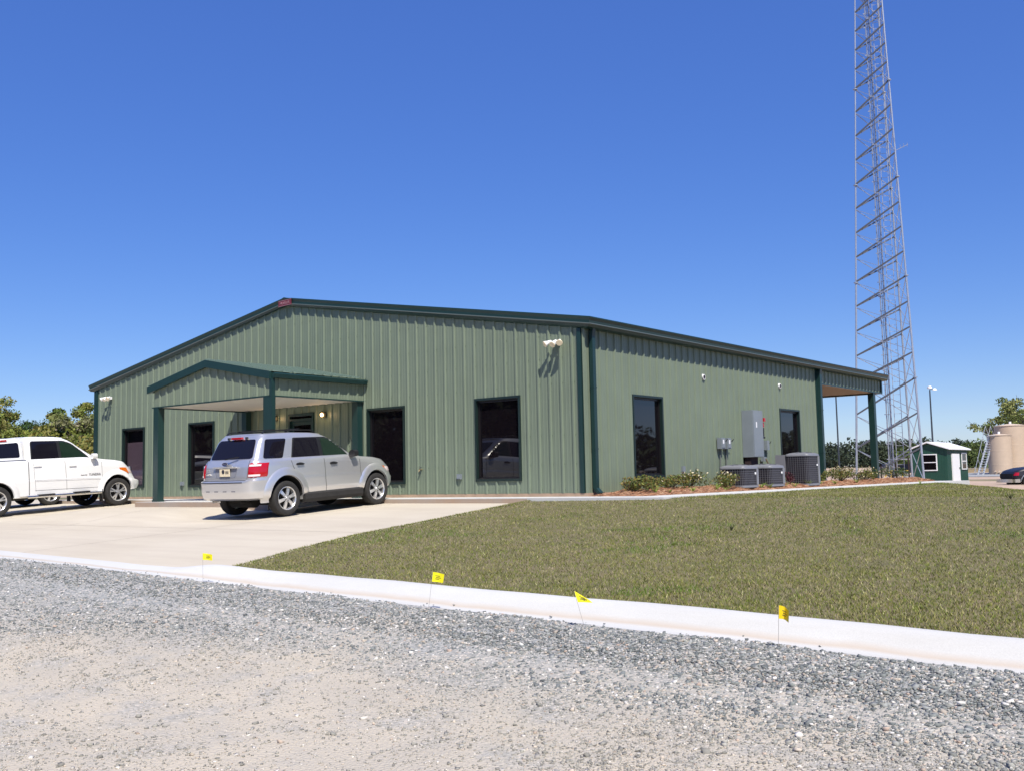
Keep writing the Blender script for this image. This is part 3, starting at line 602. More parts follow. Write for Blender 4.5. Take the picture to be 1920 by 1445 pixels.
# electrical gear on the side wall
for i, (y0, y1, lb) in enumerate(((5.86, 6.06, 'grey disconnect switch box, the left one of the pair on the side wall'), (6.20, 6.40, 'grey disconnect switch box, the right one of the pair on the side wall'))):
    t = thing('disconnect_box', lb, 'electrical box', (XS, (y0+y1)/2, 1.1), group='air conditioner disconnect boxes')
    w = (y1-y0)/2; MB().box(0.034, .16, -w, w, -.13, .15).build('box', M['grey'], t); MB().box(.16, .175, -w+.02, w-.02, -.10, .13).build('cover', M['grey'], t)
    MB().box(.1755, .178, -.05, .02, .0, .10).build('sticker', M['white'], t); MB().bar((.17, w+.01, .05), (.22, w+.03, .12), .02).build('lever', M['black'], t)
    MB().cyl((.06, 0, -.13), (.06, 0, -1.06), .014).build('conduit', mat('grey_conduit', (.12, .13, .13), .6), t)
t = thing('outlet_box', 'small grey outlet box on a stub low on the side wall behind the bushes', 'outlet', (XS, 4.04, .47))
MB().box(.0, .08, -.055, .055, -.06, .07).build('box', M['grey'], t); MB().cyl((.05, 0, -.06), (.05, 0, -.44), .014).build('conduit', M['wire'], t)
t = thing('electrical_cabinet', 'tall grey electrical cabinet with red switch on the side wall', 'cabinet', (XS, 7.33, .76))
MB().box(.034, .34, 0, .60, 0, 1.24).build('cabinet_body', M['grey'], t); MB().box(.34, .362, .015, .585, .01, 1.23).build('cabinet_door', M['grey'], t)
MB().box(.3621, .365, .16, .22, .78, .93).build('paper_tag', M['white'], t); MB().box(.3, .36, .605, .66, .80, .93).box(.36, .40, .60, .68, .95, 1.05).build('switch_handle', M['red'], t)
MB().bar((.35, .63, .55), (.35, .63, .78), .03).cyl((.35, .61, .52), (.35, .69, .52), .025).build('switch_lever', M['black'], t)
MB().box(.05, .22, .05, .50, -.30, 0).build('wireway', M['rustpost'], t); MB().cyl((.14, .12, -.3), (.14, .12, -.75), .03).cyl((.14, .35, -.3), (.14, .35, -.75), .03).build('conduit', M['wire'], t)
MB().box(.034, .05, .02, .58, 1.24, 1.5).build('back_strip', M['panel'], t) if False else None
t = thing('gas_meter_pipe', 'bent pipe with valve below the right edge of the cabinet', 'pipe', (XS, 8.47, .55))
MB().cyl((.05, 0, .2), (.16, .0, .16), .02).cyl((.16, 0, .16), (.22, .12, -.1), .02).cyl((.22, .12, -.1), (.22, .12, -.5), .02).build('pipe', mat('dull_pipe', (.16, .12, .08), .6), t); MB().box(.05, .15, -.1, .06, .1, .22).build('valve', M['grey'], t)
t = thing('disconnect_box', 'small pale disconnect box between the cabinet and the far side window', 'electrical box', (XS, 8.68, 1.08)); MB().box(.034, .15, -.07, .07, -.12, .14).build('box', M['grey'], t); MB().bar((.15, .08, .05), (.19, .1, .12), .02).build('lever', M['black'], t)
for y, z, lb in ((5.28, 2.76, 'round white vent high on the side wall, nearer the front corner'), (9.89, 2.80, 'round white vent high on the side wall, nearer the porch')):
    t = thing('round_vent', lb, 'vent', (XS, y, z), group='round vents on the side wall'); MB().cyl((.0, 0, 0), (.05, 0, 0), .075, .07, 16).build('ring', M['white'], t, smooth=40); MB().cyl((.05, 0, 0), (.055, 0, 0), .05, .05, 14).build('grille', M['accoil'], t)
# air conditioners
def aircon(x0, x1, y0, y1, z0, z1, label, side=False):
    cx, cy = (x0+x1)/2, (y0+y1)/2; t = thing('air_conditioner', label, 'air conditioner', (cx, cy, z0), group='air conditioning units beside the side wall')
    a, b, h = (x1-x0)/2, (y1-y0)/2, z1-z0; r = .11
    def outline(rx, ry, rr, n=5):
        p = []
        for sx, sy, a0 in ((1, -1, -90), (1, 1, 0), (-1, 1, 90), (-1, -1, 180)):
            for i in range(n): th = R_(a0+90*i/(n-1)); p.append((sx*(rx-rr)+rr*math.cos(th), sy*(ry-rr)+rr*math.sin(th)))
        return p
    o1 = outline(a-.02, b-.02, r); q = MB(); q.prism(o1, lambda u, v: (u, v, .05), lambda u, v: (u, v, h-.05)); q.build('coil', M['accoil'], t, smooth=50)
    g = MB(); o2 = outline(a, b, r); k = int((h-.1)/.055); per = []
    for i in range(len(o2)):
        p = Vector(o2[i]); w = Vector(o2[(i+1) % len(o2)]); nn = max(1, int((w-p).length/.06))
        for j in range(nn): per.append(p.lerp(w, j/nn))
    for i in range(k+1):
        z = .06+i*(h-.12)/k
        for p, w in zip(o2, o2[1:]+o2[:1]): g.bar((*p, z), (*w, z), .007, .006)
    for p in per: g.bar((p.x, p.y, .05), (p.x, p.y, h-.05), .006)
    g.build('wire_grille', M['acgrill'], t)
    q = MB(); q.prism(outline(a+.012, b+.012, r), lambda u, v: (u, v, 0), lambda u, v: (u, v, .05)); q.build('base_pan', M['acside'], t)
    q = MB(); oo = outline(a+.012, b+.012, r); n = len(oo)
    rings = [(1, h-.055), (1, h-.02), (.97, h), (.75, h+.03), (.3, h+.055), (.28, h+.05)]; vs = [(u*s, v*s, z) for s, z in rings for u, v in oo]
    q.add(vs, [(j*n+i, j*n+(i+1) % n, (j+1)*n+(i+1) % n, (j+1)*n+i) for j in range(len(rings)-1) for i in range(n)]+[tuple(range(len(rings)*n-n, len(rings)*n)), tuple(range(n-1, -1, -1))]); q.build('top_cover', M['acside'], t, smooth=35)
    q = MB()
    for i in range(7): s = .30+.08*i; q.lathe([(s*min(a, b)*1.0, h+.062-.03*s), (s*min(a, b)+.006, h+.066-.03*s)], n=24)
    for i in range(12): th = 2*math.pi*i/12; q.bar((math.cos(th)*.3*a, math.sin(th)*.3*b, h+.058), (math.cos(th)*.85*a, math.sin(th)*.85*b, h+.028), .008)
    q.build('fan_guard', M['acgrill'], t)
    q = MB(); q.box(a+.001, a+.014, b*.62, b*.88-.0, .06, h-.06); q.build('corner_panel', M['acside'], t); MB().box(a+.0145, a+.018, b*.40-.03, b*.40+.05, h*.62, h*.62+.05).build('badge', M['white'], t)
    if side: MB().box(-a-.28, -a-.0, -b+.02, b-.25, h*.33, h-.01).build('control_box', M['acside'], t)
aircon(.55, 1.22, 4.68, 5.48, .0, .50, 'low grey air conditioner, nearest to the front corner of the building'); aircon(.55, 1.22, 6.2, 7.02, .0, .51, 'low grey air conditioner, middle one of the three, below the cabinet'); aircon(.58, 1.24, 8.5, 9.3, -.02, .82, 'tall grey air conditioner with control box beside the far side window', True)
t = tag(MB().cyl((.35, 9.9, .62), (.55, 9.95, .72), .05, n=10).cyl((.55, 9.95, .72), (.6, 9.95, .3), .05, n=10).build('insulated_pipe', M['grey'], None, smooth=60), 'grey bent insulated pipe behind the tall air conditioner', 'pipe')
#@@CARS
# ================================================================ vehicles (local: x right, y forward, front axle at y=0, ground z=0)
def rings(levels, K=64, smooth=True):
    out = []
    for L in levels:
        y0, y1, hw, nr, nf = L[:5]; th = np.linspace(np.pi, 0, 1600); c, s = np.cos(th), np.sin(th); n = np.where(c < 0, nr, nf)
        y = (y0+y1)/2+(y1-y0)/2*np.sign(c)*np.abs(c)**(2/n); x = hw*np.abs(s)**(2/n)
        d = np.r_[0, np.cumsum(np.hypot(np.diff(x), np.diff(y)))]; u = np.linspace(0, d[-1], K); out.append((np.interp(u, d, x), np.interp(u, d, y), d[-1]))
    return out
class Shell:
    # levels: (t, y0, y1, hw, nr, nf); zb const; ztop(y)
    def __init__(s, levels, zb, ztop, K=64, crown=.035):
        s.lv = levels; s.zb = zb; s.zt = ztop; s.K = K; s.crown = crown; s.ts = [l[0] for l in levels]
    def lev(s, t): return [float(np.interp(t, s.ts, [l[i] for l in s.lv])) for i in range(1, 6)]
    def mesh(s, sub=26):
        ts = sorted(set(list(np.linspace(0, 1, sub))+s.ts)); K = s.K; vs = []; R = []
        for t in ts:
            x, y, _ = rings([s.lev(t)], K)[0]; z = s.zb+t*(s.zt(y)-s.zb); R.append((x, y, z))
        x, y, z = R[-1]; ym = (y[0]+y[-1])/2
        for sc_, dz in ((.985, .016), (.95, .026), (.85, .033), (.6, .043), (.3, .048)):
            yy = ym+(y-ym)*(1-(1-sc_)*.10); R.append((x*sc_, yy, s.zt(yy)+dz*s.crown/.035))
        V = []; n = 2*K-2
        for x, y, z in R:
            V += [(x[i], y[i], z[i]) for i in range(K)]+[(-x[i], y[i], z[i]) for i in range(K-2, 0, -1)]
        F = [(j*n+i, j*n+(i+1) % n, (j+1)*n+(i+1) % n, (j+1)*n+i) for j in range(len(R)-1) for i in range(n)]
        for base, fl in ((0, 1), ((len(R)-1)*n, 0)):
            for i in range(K-1):
                a, b = base+i, base+i+1; c, d = base+(n-i) % n, base+(n-i-1) % n
                q = [a, b, d, c] if i not in (0, K-2) else ([a, b, d] if i == 0 else [a, b, c])
                q = list(dict.fromkeys(q)); F.append(tuple(q[::-1] if not fl else q))
        m = MB(); m.add(V, F); return m
    def x(s, y, z):
        t = min(max((z-s.zb)/(float(s.zt(np.array([y]))[0])-s.zb), 0), 1); y0, y1, hw, nr, nf = s.lev(t); ym = (y0+y1)/2; c = abs(y-ym)/((y1-y0)/2)
        nn = nr if y < ym else nf; return hw*max(0, 1-min(c, 1)**nn)**(1/nn)
    def S(s, u, z, off=0, front=False):   # u metres along the ring from rear (or front) centre
        t0 = None; yg = s.lev(.5)[0 if not front else 1]
        sg = 1 if u >= 0 else -1
        for _ in range(4):
            t = min(max((z-s.zb)/(float(s.zt(np.array([yg]))[0])-s.zb), 0), 1); x, y, L = rings([s.lev(t)], 200)[0]
            uu = abs(u); uu = L-uu if front else uu; g = np.linspace(0, L, 200); yg = .5*yg+.5*float(np.interp(uu, g, y))
        X, Y = float(np.interp(uu, g, x)), float(np.interp(uu, g, y)); e = .02; X2, Y2 = float(np.interp(min(uu+e, L), g, x)), float(np.interp(min(uu+e, L), g, y)); X1, Y1 = float(np.interp(max(uu-e, 0), g, x)), float(np.interp(max(uu-e, 0), g, y))
        tx, ty = X2-X1, Y2-Y1; l = math.hypot(tx, ty) or 1; return (sg*(X+off*ty/l), Y-off*tx/l, z)
def roundpoly(p, r=.04, k=4):
    out = []; n = len(p)
    for i in range(n):
        a, b, c = Vector(p[i-1]), Vector(p[i]), Vector(p[(i+1) % n]); da = (a-b); dc = (c-b); rr = min(r, da.length*.45, dc.length*.45); p0 = b+da.normalized()*rr; p1 = b+dc.normalized()*rr
        for j in range(k+1): t = j/k; out.append(tuple(p0*(1-t)**2+b*2*t*(1-t)+p1*t*t))
    return out
def patch(name, poly, fn, m, parent, step=.05, smooth=60):
    v, f = sheetmesh(poly, step, fn); return MB().add(v, f).build(name, m, parent, smooth=smooth)
def strip(mb, pts, fn, w):   # ribbon along 2-D points with width w
    P0 = [Vector(p) for p in pts]; P = [P0[0]]; V = []
    for a_, b_ in zip(P0, P0[1:]): k_ = max(1, int((b_-a_).length/.05)); P += [a_.lerp(b_, j/k_) for j in range(1, k_+1)]
    for i, p in enumerate(P):
        d = (P[min(i+1, len(P)-1)]-P[max(i-1, 0)]).normalized(); nrm = Vector((-d.y, d.x))*w/2; V += [fn(*(p-nrm)), fn(*(p+nrm))]
    mb.add(V, [(2*i, 2*i+1, 2*i+3, 2*i+2) for i in range(len(P)-1)])
def boolcut(o, cyls, m):
    cut = MB()
    for (y, z, r, xw) in cyls: cut.cyl((-xw, y, z), (xw, y, z), r, n=56)
    c = cut.build('cutter', m); mod = o.modifiers.new('b', 'BOOLEAN'); mod.object = c; mod.operation = 'DIFFERENCE'; mod.solver = 'EXACT'; mod.material_mode = 'TRANSFER'
    bpy.context.view_layer.update(); me = bpy.data.meshes.new_from_object(o.evaluated_get(bpy.context.evaluated_depsgraph_get())); o.modifiers.clear(); o.data = me; bpy.data.objects.remove(c)
    me.polygons.foreach_set('use_smooth', [True]*len(me.polygons)); me.set_sharp_from_angle(angle=R_(38))
def wheel(t, x, y, r, w, rr, spokes, style='six', rim='alloy'):
    # tyre outer face at x + sign*w/2
    sg = 1 if x > 0 else -1; W_ = bpy.data.objects.new('wheel', None); COL.objects.link(W_); W_.parent = t; W_.location = (x, y, r); W_.empty_display_size = .1; W_.scale = (sg, 1, 1)
    prof = [(rr*1.0, -w*.44), (rr*1.08, -w*.5), (r*.93, -w*.48), (r*.985, -w*.38), (r, -w*.2), (r, w*.2), (r*.985, w*.38), (r*.95, w*.46), (r*.88, w*.5), (rr*1.10, w*.49), (rr*1.03, w*.45), (rr, w*.38)]
    q = MB(); q.lathe([(r_, h) for r_, h in prof], axis='x', n=48)
    tb = q.build('tyre', M['rubber'], W_, smooth=35)
    q = MB(); q.lathe([(rr*1.02, w*.45), (rr*.99, w*.455), (rr*.93, w*.40), (rr*.90, w*.1), (rr*.88, -w*.3)], axis='x', n=40); q.build('rim', M[rim], W_, smooth=35)
    q = MB(); q.cyl((w*.0, 0, 0), (w*.05, 0, 0), rr*.86, n=28); q.build('brake_disc', M['under'], W_)
    q = MB()
    if style == 'steel':
        q.lathe([(rr*.95, w*.15), (rr*.7, w*.25), (rr*.45, w*.12), (rr*.3, w*.3), (.001, w*.34)], axis='x', n=24)
    else:
        for i in range(spokes):
            a0 = 2*math.pi*(i+.25)/spokes
            offs = (0,) if style != 'double' else (-.16, .16)
            for da in offs:
                w0, w1 = (.052, .075) if style != 'double' else (.034, .040)
                pin = Vector((w*.43, 0, 0)); 
                def P(rad, ang, xx, side, wd):
                    c, s = math.cos(ang), math.sin(ang); return (xx, rad*c-side*wd*s, rad*s+side*wd*c)
                a_in = a0+da*.6; a_out = a0+da*1.15
                V = [P(rr*.18, a_in, w*.40, -1, w0/2), P(rr*.18, a_in, w*.40, 1, w0/2), P(rr*.55, (a_in+a_out)/2, w*.41, 1, w0*.55), P(rr*.55, (a_in+a_out)/2, w*.41, -1, w0*.55), P(rr*.93, a_out, w*.34, 1, w1/2), P(rr*.93, a_out, w*.34, -1, w1/2)]
                V += [(v[0]-.035, v[1], v[2]) for v in V]
                q.add(V, [(0, 1, 2, 3), (3, 2, 4, 5), (1, 7, 8, 2), (2, 8, 10, 4), (6, 0, 3, 9), (9, 3, 5, 11), (4, 10, 11, 5), (0, 6, 7, 1)])
        q.cyl((w*.2, 0, 0), (w*.435, 0, 0), rr*.26, rr*.24, 20)
        q.cyl((w*.435, 0, 0), (w*.46, 0, 0), rr*.15, rr*.13, 16)
    q.build('spokes', M[rim], W_, smooth=30)
    for i in range(5): a = 2*math.pi*i/5; q = MB(); q.cyl((w*.43, rr*.2*math.cos(a), rr*.2*math.sin(a)), (w*.452, rr*.2*math.cos(a), rr*.2*math.sin(a)), .011, n=6); q.build('lug_nut', M['under'] if rim == 'alloy' else M['chrome'], W_)
    return W_
def flare(t, sh, yc, zc_, R, m, ext=.13, off=.045, z0=.30, a0=-12, a1=192):
    for sg in (1, -1):
        q = MB(); prof = [(0, off-.10), (0, off-.012), (.006, off), (ext*.55, off*.82), (ext*.85, off*.35), (ext, -.004)]
        def fn(a, dr, o):
            rad = R+dr; y = yc+rad*math.cos(R_(a)); z = zc_+rad*math.sin(R_(a)); x = sh.x(y, max(z, z0+.06)); return (sg*(x+o), y, max(z, z0))
        q.sweep(prof, np.linspace(a0, a1, 40), fn); q.build('fender_flare', m, t, smooth=50)
def zi(ys, zs): return lambda y: np.interp(y, ys, zs)
# ---------- silver SUV
def make_suv():
    t = thing('parked_suv', 'silver SUV with black roof rails parked beside the right canopy pillar', 'car', group='vehicles parked on the apron')
    low = Shell([(0, -3.44, .66, .80, 9, 4.5), (.05, -3.52, .78, .865, 9, 4.5), (.2, -3.55, .83, .885, 9, 4.5), (.45, -3.555, .84, .89, 9, 4.5), (.50, -3.54, .83, .888, 10, 4.5), (.525, -3.455, .81, .885, 12, 4.5), (.6, -3.45, .79, .885, 12, 4.5), (.85, -3.42, .70, .875, 12, 5), (.96, -3.39, .62, .855, 12, 5), (1, -3.37, .58, .835, 12, 5)], .37,
                zi([-3.6, -.9, -.62, -.45, 0, .35, .60, .85], [1.16, 1.15, 1.13, 1.09, 1.05, .99, .90, .78]), crown=.03)
    body = low.mesh().build('body', [M['silver'], M['under']], t); boolcut(body, [(0, .36, .415, 1.1), (-2.62, .39, .43, 1.1)], M['under'])
    up = Shell([(0, -3.36, -.50, .80, 14, 14), (.2, -3.30, -.63, .775, 14, 14), (.5, -3.22, -.86, .735, 14, 14), (.8, -3.13, -1.09, .695, 14, 14), (.93, -3.07, -1.22, .665, 12, 12), (1, -3.02, -1.34, .635, 12, 10)], 1.10,
               zi([-3.4, -3.0, -2.3, -1.7, -1.3, -1.0], [1.64, 1.665, 1.675, 1.655, 1.615, 1.57]), crown=.028)
    up.mesh(16).build('cabin', M['silver'], t, smooth=38)
    sx = lambda o, sg: (lambda y, z: (sg*(up.x(y, z)+o), y, z))
    bx_ = lambda o, sg: (lambda y, z: (sg*(low.x(y, z)+o), y, z))
    for sg in (1, -1):
        fw = [(-.80, 1.165), (-1.50, 1.165), (-1.50, 1.555), (-1.36, 1.55), (-1.20, 1.485), (-1.02, 1.37)]; rw = [(-1.60, 1.165), (-2.36, 1.165), (-2.22, 1.565), (-1.60, 1.56)]; qw = [(-2.62, 1.18), (-3.12, 1.19), (-2.98, 1.575), (-2.44, 1.575)]
        patch('window_surround', roundpoly([(-.76, 1.145), (-2.40, 1.145), (-2.26, 1.585), (-1.34, 1.578), (-1.17, 1.515), (-.96, 1.375)], .03), sx(.004, sg), M['black'], t)
        patch('window', roundpoly(fw, .03), sx(.008, sg), M['carglass2'], t); patch('window', roundpoly(rw, .03), sx(.008, sg), M['carglass'], t); patch('window', roundpoly(qw, .05), sx(.006, sg), M['carglass'], t)
        g = MB(); f = bx_(.0035, sg)
        strip(g, [(-.50, 1.06), (-.50, .8), (-.47, .6), (-.46, .42)], f, .009); strip(g, [(-1.55, 1.12), (-1.55, .9), (-1.55, .7), (-1.53, .42)], f, .009); strip(g, [(-2.46, 1.12), (-2.43, 1.0), (-2.36, .87), (-2.22, .76), (-2.15, .6)], f, .009); strip(g, [(-2.15, .425), (-.46, .425)], f, .008)
        g.build('panel_gap', M['under'], t)
        for y, z in ((-2.24, 1.03), (-1.30, 1.0)):
            X = low.x(y, z); q = MB(); q.prism(roundpoly([(-.10, -.02), (.10, -.02), (.10, .02), (0, .035), (-.10, .02)], .02), lambda a, b: (sg*(X-.005), y+a, z+b), lambda a, b: (sg*(X+.006), y+a, z+b)); q.build('door_handle', M['black'], t)
            q = MB(); q.bar((sg*(X+.03), y-.09, z), (sg*(X+.03), y+.09, z), .018, .024); q.build('handle_bar', M['black'], t)
        q = MB(); X = .885; q.prism([(X-.10, .22), (X-.01, .235), (X+.02, .30), (X+.022, .40), (X-.01, .435), (X-.10, .43)], lambda a, b: (sg*a, -2.16, b), lambda a, b: (sg*a, -.46, b)); q.build('side_sill', M['rubber'], t)
        # mirror
        q = MB(); q.prism(roundpoly([(.0, -.0), (.19, .01), (.20, .13), (.13, .17), (0.02, .13)], .04), lambda a, b: (sg*(.83+a), -.80, 1.10+b), lambda a, b: (sg*(.84+a*.9), -.67, 1.11+b*.9)); q.bar((sg*.79, -.72, 1.14), (sg*.86, -.72, 1.14), .05); q.build('wing_mirror', M['black'], t)
        # tail lamp wraps round the corner
        L0 = .655; uy = lambda y: low.x(-3.2, .98)
        q = MB(); us = np.linspace(.66, 1.13, 16); zs = np.linspace(.80, 1.14, 6)
        for o0 in (.014,):
            V = [low.S(sg*u, z, o0 if 0 < i < 5 and 0 < j < 15 else -.01) for i, z in enumerate(zs) for j, u in enumerate(us)]; q.add(V, [(i*16+j, i*16+j+1, (i+1)*16+j+1, (i+1)*16+j) for i in range(5) for j in range(15)])
        tl = q.build('tail_lamp', M['red'], t, smooth=50)
        for za, zb_ in ((.845, .885), (1.045, 1.085)):
            q = MB(); us2 = np.linspace(.70, .93, 8); q.add([low.S(sg*u, z, .018) for z in (za, zb_) for u in us2], [(j, j+1, 9+j, 8+j) for j in range(7)]); q.build('reverse_lens', M['clearlens'], tl)
        # head lamp
        q = MB(); us = np.linspace(.45, 1.16, 14); zs = np.linspace(.70, .86, 5)
        q.add([low.S(sg*u, z, .012 if 0 < i < 4 and 0 < j < 13 else -.012, True) for i, z in enumerate(zs) for j, u in enumerate(us)], [(i*14+j, i*14+j+1, (i+1)*14+j+1, (i+1)*14+j) for i in range(4) for j in range(13)]); q.build('headlight', M['clearlens'], t, smooth=50)
        q = MB(); us = np.linspace(1.02, 1.14, 5); q.add([low.S(sg*u, z, .018, True) for z in (.73, .86) for u in us], [(j, j+1, 6+j, 5+j) for j in range(4)]); q.build('indicator', M['amber'], t)
        q = MB()
        q.sweep([(0.02, 0), (.02, .022), (-.02, .022), (-.02, 0)], [-2.95, -2.88, -2.78, -1.75, -1.62, -1.50], lambda y, a, b: (sg*(.555+a), y, float(up.zt(y))+.018+b+(.05 if -2.9 < y < -1.6 else (.012 if y > -2.93 and y < -1.55 else -.01)))); q.bar((sg*.555, -2.3, 1.69), (sg*.555, -2.3, 1.76), .03, .06); q.build('roof_rail', M['black'], t)
        wheel(t, sg*.775, 0, .355, .235, .235, 6); wheel(t, sg*.775, -2.62, .355, .235, .235, 6)
    for y in (-2.62, -1.95): q = MB(); q.bar((-.55, y, 1.765), (.55, y, 1.765), .05, .018); q.build('roof_crossbar', M['black'], t)
    flare(t, low, 0, .36, .42, M['silver'], .17, .035); flare(t, low, -2.62, .39, .435, M['silver'], .17, .035)
    q = MB(); q.box(-.66, .66, -2.9, .5, .24, .45).box(-.62, .62, -3.38, -2.9, .36, .42).cyl((-.7, -2.62, .33), (.7, -2.62, .33), .05).cyl((-.7, 0, .33), (.7, 0, .33), .05).cyl((.3, -3.35, .33), (.3, -2.9, .33), .035); q.cyl((-.35, -3.0, .30), (.35, -3.0, .30), .11, n=12)
    q.build('underbody', M['under'], t)
    # rear glass, windscreen
    ug = lambda o, fr: (lambda u, z: up.S(u, z, o, fr))
    patch('rear_window', roundpoly([(-.66, 1.20), (.66, 1.20), (.57, 1.585), (-.57, 1.585)], .07), ug(.006, False), M['carglass'], t)
    patch('windscreen', roundpoly([(-.62, 1.14), (.62, 1.14), (.52, 1.54), (-.52, 1.54)], .05), ug(.014, True), M['carglass2'], t)
    q = MB(); q.box(-.16, .16, -3.15, -3.09, 1.60, 1.64); q.build('brake_light', M['red'], t)
    q = MB(); q.box(-.30, -.26, -3.13, -3.08, 1.59, 1.64).box(.26, .30, -3.13, -3.08, 1.59, 1.64); q.build('hinge', M['black'], t)
    lg = lambda o: (lambda u, z: low.S(u, z, o))
    patch('plate_recess', roundpoly([(-.30, .83), (.30, .83), (.36, 1.02), (-.36, 1.02)], .05), lg(.004), mat('grey_recess', (.20, .21, .24), .5), t)
    q = MB(); q.prism([(-.36, 1.03), (.36, 1.03), (.36, 1.055), (-.36, 1.055)], lambda a, b: (a, -3.44, b), lambda a, b: (a, -3.475, b)); q.build('tailgate_bar', M['silver'], t)
    q = MB(); q.box(-.155, .155, -3.478, -3.462, .86, 1.01); p = q.build('licence_plate', M['plate'], t)
    q = MB(); q.cyl((-.04, -3.479, .955), (-.04, -3.481, .955), .045, n=12)
    for i in range(3): q.box(.035+i*.035, .057+i*.035, -3.481, -3.479, .915, .97)
    q.build('plate_mark', M['mark'], p)
    q = MB(); q.prism([(.075*math.cos(a), 1.105+.034*math.sin(a)) for a in np.linspace(0, 6.283, 25)[:-1]], lambda a, b: (a, -3.44, b), lambda a, b: (a, -3.462, b)); p = q.build('oval_badge', M['blue'], t)
    q = MB(); q.sweep([(1, -3.46), (1, -3.466), (1.13, -3.466), (1.13, -3.455)], np.linspace(0, 6.283, 25), lambda a, k, yy: (.075*k*math.cos(a), yy, 1.105+.034*k*math.sin(a))); q.build('badge_rim', M['chrome'], p)
    rotx = Matrix.Rotation(R_(90), 4, 'X')
    textmesh('badge_text', 'Ford', .042, M['chrome'], p, Matrix.Translation((0, -3.464, 1.105)) @ rotx, .001)
    textmesh('lettering', 'ESCAPE', .055, M['chrome'], t, Matrix.Translation((-.54, -3.462, .90)) @ rotx, .002); textmesh('lettering', 'XLT', .055, M['chrome'], t, Matrix.Translation((-.56, -3.462, .975)) @ rotx, .002)
    q = MB(); f = lg(.003)
    strip(q, [(u, .735) for u in np.linspace(-.86, .62, 12)], lg(.008), .014); strip(q, [(u, .775) for u in np.linspace(-.66, .66, 12)], lg(.006), .010); q.build('bumper_groove', M['under'], t)
    q = MB()
    for i in range(4): u = -.52+i*.27; strip(q, [(u, .56), (u+.12, .56)], lg(.004), .02)
    q.build('bumper_slot', mat('bumper_dimple', (.2, .2, .22), .6), t)
    q = MB(); strip(q, [(-.67, 1.17), (-.66, .80)], lg(.003), .008); strip(q, [(.67, 1.17), (.66, .80)], lg(.003), .008); q.build('tailgate_gap', M['under'], t)
    q = MB(); q.bar((0.0, -3.45, 1.20), (.35, -3.385, 1.24), .02); q.build('rear_wiper', M['black'], t)
    q = MB(); q.cyl((-.62, -.35, 1.12), (-.62, -.55, 1.12), .01).cyl((.66, -.30, 1.08), (.66, -.56, 1.55), .003).build('antenna', M['black'], t)
    return t
suv = make_suv(); suv.location = (-5.6, -1.60, float(zdrive(-5.0, -1.6))+.004); suv.rotation_euler = (R_(3.0), 0, R_(2.0))
s2 = dup(suv, (-19.9, -1.75, float(zdrive(-19.6, -1.75))+.004), (R_(3.2), 0, 0), 'car parked beyond the white pickup, only its tyres and shadow showing beneath the truck')
